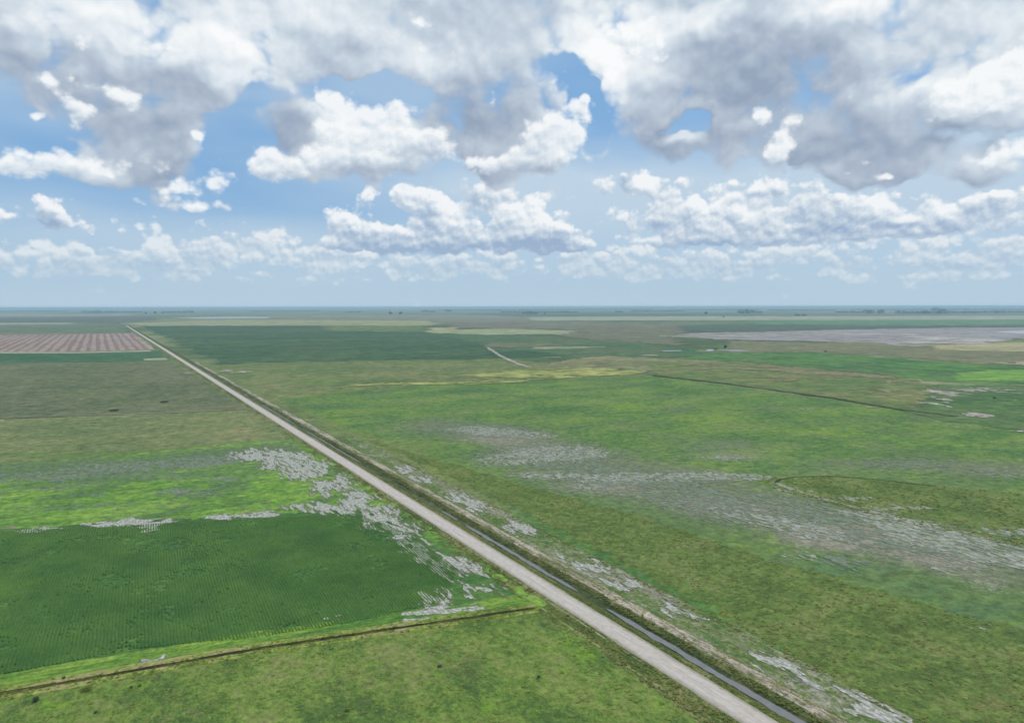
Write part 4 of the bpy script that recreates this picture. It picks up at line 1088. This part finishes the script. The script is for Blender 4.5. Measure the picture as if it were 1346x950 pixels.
tussocks('tussock_grass', u, v, np.full(len(u), 0.09), s_, s_ * 0.17, tuss_mat, 6, 6)
rim = [(184, 150), (192, 150), (192, 110), (195, 73), (203, 30), (212, -30), (205, -30), (193.5, 31), (186.5, 73), (184, 111)]
u, v, rng = scatter(rim, 900, 7)
s_ = 0.8 + rng.random(len(u)) * 1.2
tussocks('tussock_grass', u, v, np.full(len(u), 0.09), s_, s_ * 0.28, straw_mat, 6, 8)
FORE = [P(-200, 960), P(0, 918), P(345, 859), P(700, 808), P(722, 806), P(885, 930), P(960, 990), P(700, 1150), P(-200, 1150)]
u, v, rng = scatter(FORE, 9000, 9, 8.0, 0.52)
s_ = 0.35 + rng.random(len(u)) ** 3 * 1.2
fore_leaf = leaf_mat('pasture_leaves', C(94, 120, 54), C(136, 150, 78))
tussocks('tussock_grass', u, v, np.full(len(u), 0.04), s_, s_ * 0.15, fore_leaf, 6, 10)
# verge tufts on both sides of the road, thick on the ditch bank
def verge_tufts(u0, u1, v0, v1, n, seed, smin, smax, mat_, keep=0.45, tall=0.26, sc=4.0):
    rng = np.random.default_rng(seed)
    u = rng.uniform(u0, u1, n); v = v0 + (v1 - v0) * rng.random(n) ** 1.4
    m_ = fbm(u / 1.6, v / sc, 3, seed) + rng.normal(0, 0.1, n) > keep
    u, v = u[m_], v[m_]
    s = smin + (smax - smin) * rng.random(len(u)) ** 2
    tussocks('verge_grass', u, v, np.interp(u, _pu, _pz), s, s * tall, mat_, 6, seed + 1)
verge_tufts(-12, -4.6, -60, 420, 7000, 21, 0.4, 1.3, verge_leaf, 0.5)
verge_tufts(4.6, 7.4, -60, 420, 4200, 23, 0.4, 1.1, verge_leaf, 0.46)
verge_tufts(11.4, 13.6, -60, 420, 4200, 25, 0.4, 1.2, verge_leaf, 0.42)
verge_tufts(13.8, 20.5, -60, 330, 4200, 27, 0.3, 1.0, straw_mat, 0.55)
verge_tufts(32.2, 35.5, -60, 330, 2600, 29, 0.5, 1.4, verge_leaf, 0.5)
verge_tufts(19.5, 33, -60, 330, 3000, 33, 0.4, 1.1, tuss_mat, 0.56)
rng = np.random.default_rng(35)
t_ = rng.random(2600); tt = [along(BND, q) for q in t_]
off = rng.normal(0, 1.5, 2600)
uu = np.array([q[0] - q[3] * o for q, o in zip(tt, off)]); vv = np.array([q[1] + q[2] * o for q, o in zip(tt, off)])
m_ = np.abs(off) > 0.8
s_ = 0.35 + rng.random(len(uu)) ** 2 * 0.9
tussocks('bank_grass', uu[m_], vv[m_], np.full(m_.sum(), 0.22), s_[m_], s_[m_] * 0.25, fore_leaf, 6, 36)

# ------------------------------------------------------------------ the young crop: rows of leafy plants with real height
crop_leaf = leaf_mat('crop_leaves', C(68, 110, 58), C(100, 138, 68), trans=0.3)
CROP = [P(-120, 706), P(0, 697), P(120, 692), P(400, 677), P(465, 674), P(545, 704), P(600, 748), P(585, 790), P(480, 815), P(345, 836), P(180, 852), P(0, 886), P(-120, 905)]
rows_v, rows_f, rows_t = [], [], []
ra = radians(-3.2)
cr, sr = math.cos(ra), math.sin(ra)
cpu = np.array(CROP)
rx = cpu[:, 0] * cr + cpu[:, 1] * sr
ry = -cpu[:, 0] * sr + cpu[:, 1] * cr
rng = np.random.default_rng(51)
base = 0
for ri, a in enumerate(np.arange(rx.min(), rx.max(), 1.0)):
    bb = np.arange(ry.min(), ry.max(), 0.75)
    u = a * cr - bb * sr; v = a * sr + bb * cr
    wob = (fbm(u / 60.0, v / 60.0, 2, 5) - 0.5) * 0.7
    u = u + wob
    ins = inside_poly(u, v, CROP) & (fbm(u / 11.0, v / 11.0, 3, 77) + rng.normal(0, 0.1, len(u)) > 0.25)
    hgt = (0.22 + 0.26 * fbm(u / 8.0, v / 8.0, 3, 13)) * (0.7 + 0.6 * rng.random(len(u)))
    wid = 0.30 + 0.14 * rng.random(len(u))
    tn = np.clip(fbm(u / 14.0, v / 14.0, 3, 19) * 1.5 - 0.3 + rng.normal(0, 0.15, len(u)), 0, 1)
    x = ROAD_A[0] + u * RD[1] + v * RD[0]; y = ROAD_A[1] - u * RD[0] + v * RD[1]
    du = (RD[1], -RD[0])
    Vr = np.zeros((len(u), 3, 3), np.float32)
    jx = rng.normal(0, 0.1, len(u))
    for k, (s, hh) in enumerate([(-1, 0.0), (0, 1.0), (1, 0.0)]):
        Vr[:, k, 0] = x + du[0] * (wid * s + jx); Vr[:, k, 1] = y + du[1] * (wid * s + jx); Vr[:, k, 2] = 0.05 + hgt * hh
    good = np.nonzero(ins[:-1] & ins[1:])[0]
    b0 = base + good * 3
    for k in (0, 1):
        rows_f.append(np.stack([b0 + k, b0 + k + 1, b0 + k + 4, b0 + k + 3], 1))
    rows_v.append(Vr.reshape(-1, 3)); rows_t.append(np.repeat(tn, 3))
    base += len(u) * 3
tag(link('crop_rows', raw_mesh('crop_rows', np.concatenate(rows_v), np.concatenate(rows_f), np.concatenate(rows_t)), crop_leaf), 'stuff')

# ------------------------------------------------------------------ shrubs, trees, far woods
bark_mat = new_mat('bark')
_b = bark_mat[1]
_b.put(bark_mat[2].inputs['Base Color'], _b.ramp(_b.noise(road_uv(_b), 3.0, 3.0, 0.6), [(0.3, (0.05, 0.04, 0.03)), (0.7, (0.13, 0.11, 0.09))]))
bark_mat = bark_mat[0]
shrub_leaf = leaf_mat('shrub_leaves', (0.12, 0.16, 0.105), (0.22, 0.26, 0.17), trans=0.5)
tree_leaf = leaf_mat('tree_leaves', (0.02, 0.035, 0.02), (0.055, 0.085, 0.04))


def leaf_cloud(n, lobes, size, seed, vertical=0.4):
    """n leaf-clump quads spread through a set of lobes (cx, cy, cz, rx, ry, rz)"""
    rng = np.random.default_rng(seed)
    lob = np.array(lobes, float)
    wts = (lob[:, 3] * lob[:, 4] * lob[:, 5]) ** 0.67
    idx = rng.choice(len(lob), n, p=wts / wts.sum())
    d = rng.normal(size=(n, 3)); d /= np.linalg.norm(d, axis=1)[:, None]
    r = 0.55 + 0.5 * rng.random(n) ** 0.6
    c_ = lob[idx, :3] + d * r[:, None] * lob[idx, 3:]
    c_[:, 2] = np.maximum(c_[:, 2], size * 0.25)
    a = rng.normal(size=(n, 3)); a[:, 2] *= 0.7; a /= np.linalg.norm(a, axis=1)[:, None]
    b_ = np.cross(a, rng.normal(size=(n, 3))); b_ /= np.linalg.norm(b_, axis=1)[:, None]
    s = size * (0.5 + 0.8 * rng.random(n))[:, None]
    V = np.stack([c_ - a * s * 0.5, c_ + b_ * s * 0.32, c_ + a * s * 0.6, c_ - b_ * s * 0.32], 1)
    F = np.arange(n * 4).reshape(n, 4)
    return V.reshape(-1, 3), F, np.repeat(rng.random(n), 4)


def taper(pts, radii, sides=7):
    V, F = [], []
    for (x, y, z), r in zip(pts, radii):
        for k in range(sides):
            t = 2 * pi * k / sides
            V.append((x + math.cos(t) * r, y + math.sin(t) * r, z))
    for i in range(len(pts) - 1):
        for k in range(sides):
            a, b_ = i * sides + k, i * sides + (k + 1) % sides
            F.append((a, b_, b_ + sides, a + sides))
    return V, F


def woody(name, px, py, width, height, label, category, group, leaves, lsize, seed, trunk_h, mat_, z=0.1, depth=None):
    rng = random.Random(seed)
    x, y = G(px, py)
    root = bpy.data.objects.new(name, None)
    COL.objects.link(root)
    root.location = (x, y, z)
    tag(root, None, label, category, group)
    depth = depth or width
    lobes = []
    k = max(5, int(4 + width / max(height, 0.1) * 3))
    for i in range(k):
        t = 2 * pi * i / k + rng.uniform(-0.4, 0.4)
        rr = rng.uniform(0.15, 0.62)
        lobes.append((math.cos(t) * rr * width * 0.5, math.sin(t) * rr * depth * 0.5, trunk_h + (height - trunk_h) * rng.uniform(0.25, 0.72), width * rng.uniform(0.16, 0.28), depth * rng.uniform(0.16, 0.28), (height - trunk_h) * rng.uniform(0.2, 0.32)))
    lobes.append((0, 0, trunk_h + (height - trunk_h) * 0.62, width * 0.24, depth * 0.24, (height - trunk_h) * 0.34))
    V, F, t_ = leaf_cloud(leaves, lobes, lsize, seed)
    link('crown', raw_mesh('crown', V, F, t_), mat_, root)
    stems = 1
    Vs, Fs = [], []
    top = height * 0.62
    r0 = max(0.02, height * 0.028) / (1.0 if stems == 1 else 1.6)
    for s in range(stems):
        ox, oy = (0, 0) if stems == 1 else (rng.uniform(-0.12, 0.12) * width, rng.uniform(-0.12, 0.12) * depth)
        bx_, by_ = rng.uniform(-0.1, 0.1) * width, rng.uniform(-0.1, 0.1) * depth
        pv_, pf_ = taper([(ox, oy, -0.15), (ox, oy, top * 0.25), (ox + bx_ * 0.5, oy + by_ * 0.5, top * 0.6), (ox + bx_, oy + by_, top)], [r0 * 1.3, r0, r0 * 0.7, r0 * 0.25])
        o_ = len(Vs)
        Vs += pv_; Fs += [tuple(q + o_ for q in f) for f in pf_]
    for L_ in lobes[:4] if stems == 1 else []:
        pv_, pf_ = taper([(0, 0, top * 0.45), (L_[0] * 0.5, L_[1] * 0.5, (top * 0.5 + L_[2]) * 0.5), (L_[0], L_[1], L_[2])], [r0 * 0.6, r0 * 0.4, r0 * 0.15], 5)
        o_ = len(Vs)
        Vs += pv_; Fs += [tuple(q + o_ for q in f) for f in pf_]
    link('trunk' if stems == 1 else 'stems', raw_mesh('trunk', Vs, Fs), bark_mat, root)
    return root


GB, GP = 'shrubs by the left field boundary', 'shrubs in the grey-green pasture'
woody('shrub', 46, 921, 2.0, 1.5, 'largest round dark bush just below the brown ditch at the lower left', 'shrub', GB, 700, 0.28, 1, 0.0, shrub_leaf)
woody('shrub', 83, 891, 1.1, 0.7, 'small dark bush on the bright grass bank above the brown ditch', 'shrub', GB, 300, 0.22, 2, 0.0, shrub_leaf)
woody('shrub', 33, 908, 1.8, 0.6, 'low dry scrub astride the brown ditch at the left edge', 'shrub', GB, 300, 0.25, 3, 0.0, straw_mat)
woody('shrub', 172, 903, 1.2, 0.5, 'left of two small dark tufts in the foreground pasture below the ditch', 'shrub', GB, 260, 0.2, 4, 0.0, shrub_leaf)
woody('shrub', 183, 901, 0.9, 0.5, 'right of two small dark tufts in the foreground pasture below the ditch', 'shrub', GB, 220, 0.2, 5, 0.0, shrub_leaf)
woody('shrub', 112, 906, 3.6, 0.6, 'wide low dark patch of scrub just under the brown ditch', 'shrub', GB, 500, 0.26, 6, 0.0, verge_leaf)
woody('shrub', 577, 876, 1.7, 0.6, 'dark low clump alone in the middle of the foreground pasture', 'shrub', GB, 320, 0.22, 7, 0.0, shrub_leaf)
woody('shrub', 575, 849, 2.6, 0.35, 'flat reddish-brown clump in the foreground pasture near the ditch', 'shrub', GB, 300, 0.22, 8, 0.0, straw_mat)
woody('shrub', 707, 890, 1.3, 0.45, 'small dark tuft in the green pasture near the road verge', 'shrub', GB, 240, 0.2, 9, 0.0, shrub_leaf)
woody('shrub', 125, 936, 1.5, 0.4, 'small dark tuft at the lower left corner of the foreground pasture', 'shrub', GB, 240, 0.2, 10, 0.0, shrub_leaf)
woody('shrub', 455, 934, 1.6, 0.35, 'low brown tuft near the bottom edge of the foreground pasture', 'shrub', GB, 240, 0.2, 11, 0.0, verge_leaf)
woody('shrub', 149, 539, 11.0, 1.7, 'dark shrub clump in the grey pasture, the left and nearer of two', 'shrub', GP, 600, 0.9, 12, 0.0, shrub_leaf, depth=7)
woody('shrub', 216, 528, 10.0, 1.6, 'dark shrub clump in the grey pasture, the right and farther of two', 'shrub', GP, 700, 0.9, 13, 0.0, shrub_leaf, depth=7)
woody('tree', 953, 459.5, 8.0, 9.0, 'lone dark tree beside the pale pool in the middle of the right-hand fields', 'tree', None, 900, 1.1, 14, 1.5, tree_leaf, 1.0)
woody('shrub', 941, 460, 12.0, 2.4, 'low dark scrub to the left of the lone dark tree', 'shrub', None, 400, 0.9, 15, 0.0, shrub_leaf, 1.0)
woody('shrub', 1085, 464, 5.5, 3.6, 'small dark shrub on the far edge of the vivid green field', 'shrub', None, 500, 0.8, 16, 0.0, shrub_leaf, 1.0)
woody('shrub', 1307, 526.5, 4.0, 2.2, 'small dark shrub in the green field right of the sandy patch', 'shrub', None, 300, 0.6, 17, 0.0, shrub_leaf, 1.0)
woody('tree', 928, 414, 40.0, 38.0, 'tall hazy tree standing alone on the far plain right of centre', 'tree', None, 900, 5.0, 18, 6.0, tree_leaf, 0.5)
woody('tree', 716, 414, 18.0, 26.0, 'slim hazy tree right of a low grove near the middle of the horizon', 'tree', None, 600, 4.0, 19, 5.0, tree_leaf, 0.5)
woody('tree', 951, 418, 22.0, 14.0, 'small hazy tree on the pale band below the tall lone tree', 'tree', None, 500, 3.5, 20, 3.0, tree_leaf, 0.5)
woody('tree', 204, 412.5, 46.0, 44.0, 'middle and tallest of the hazy trees where the road meets the horizon', 'tree', 'trees by the end of the road', 900, 6.0, 21, 8.0, tree_leaf, 0.5)
woody('tree', 192, 412.3, 36.0, 34.0, 'left of the hazy trees where the road meets the horizon', 'tree', 'trees by the end of the road', 800, 6.0, 22, 7.0, tree_leaf, 0.5)
woody('tree', 213, 412.3, 34.0, 36.0, 'right of the hazy trees where the road meets the horizon', 'tree', 'trees by the end of the road', 800, 6.0, 23, 7.0, tree_leaf, 0.5)
woody('tree', 513, 413.2, 52.0, 38.0, 'left of two hazy round trees on the horizon near the middle', 'tree', 'pair of trees on the horizon', 900, 6.0, 24, 6.0, tree_leaf, 0.5)
woody('tree', 526, 413.2, 56.0, 36.0, 'right of two hazy round trees on the horizon near the middle', 'tree', 'pair of trees on the horizon', 900, 6.0, 25, 6.0, tree_leaf, 0.5)
woody('tree', 1310, 413, 60.0, 34.0, 'hazy clump-like tree on the horizon near the right edge', 'tree', None, 900, 6.0, 26, 5.0, tree_leaf, 0.5)


def far_wood(x0, x1, ybase, height, seed, dens=7.0):
    """a belt of trees so far away that it reads as one mass"""
    rng = np.random.default_rng(seed)
    a, b_ = G(x0, ybase), G(x1, ybase)
    L = math.hypot(b_[0] - a[0], b_[1] - a[1])
    k = max(4, int(L / (height * 0.9)))
    lobes = []
    for i in range(k):
        t = (i + rng.uniform(-0.4, 0.4)) / k
        h = height * rng.uniform(0.55, 1.05)
        lobes.append((a[0] + (b_[0] - a[0]) * t, a[1] + (b_[1] - a[1]) * t + rng.uniform(-1, 1) * height, h * 0.5, height * rng.uniform(0.5, 0.9), height * rng.uniform(0.5, 1.0), h * 0.5))
    V, F, t_ = leaf_cloud(min(9000, int(k * 90)), lobes, height * 0.26, seed)
    V = np.asarray(V) + np.array([0, 0, 0.5])
    return tag(link('far_wood', raw_mesh('far_wood', V, F, t_), tree_leaf), 'stuff')


for k, (x0, x1, yb, h) in enumerate([(1136, 1166, 413.0, 46), (1100, 1135, 412.0, 28), (1180, 1216, 413.2, 34), (1216, 1250, 413.4, 40), (1228, 1246, 410.5, 60), (1250, 1290, 412.6, 26), (1290, 1346, 412.0, 22), (974, 988, 412.6, 46), (989, 1002, 412.0, 34), (690, 708, 413.0, 36), (660, 760, 411.2, 22), (556, 574, 410.2, 34), (586, 594, 409.6, 40), (810, 818, 411.0, 30), (830, 900, 410.0, 22), (110, 135, 410.6, 36), (135, 190, 410.2, 26), (215, 255, 410.4, 30), (1010, 1100, 409.0, 26), (1046, 1062, 416.0, 16), (880, 1000, 408.2, 26), (330, 420, 409.0, 20), (455, 475, 410.4, 20), (570, 720, 408.0, 24), (720, 860, 407.4, 28), (1120, 1420, 408.4, 30), (-60, 90, 408.6, 22)]):
    far_wood(x0, x1, yb, h * 1.3, 300 + k)

# ------------------------------------------------------------------ the air: even pale haze over the whole plain
HZ = 88000.0
bm = bmesh.new()
bmesh.ops.create_cube(bm, size=1.0)
for vtx in bm.verts:
    vtx.co = (vtx.co.x * 2 * HZ, vtx.co.y * 2 * HZ, -3.0 if vtx.co.z < 0 else 106.0)
me = bpy.data.meshes.new('haze')
bm.to_mesh(me); bm.free()
hm = bpy.data.materials.new('haze')
hm.use_nodes = True
hm.node_tree.nodes.clear()
ho = hm.node_tree.nodes.new('ShaderNodeOutputMaterial')
hv = hm.node_tree.nodes.new('ShaderNodeVolumePrincipled')
hv.inputs['Color'].default_value = (0.60, 0.81, 1.0, 1.0)
hv.inputs['Density'].default_value = 0.58e-4
hv.inputs['Anisotropy'].default_value = 0.0
hm.node_tree.links.new(hv.outputs[0], ho.inputs['Volume'])
tag(link('haze', me, hm), 'stuff')
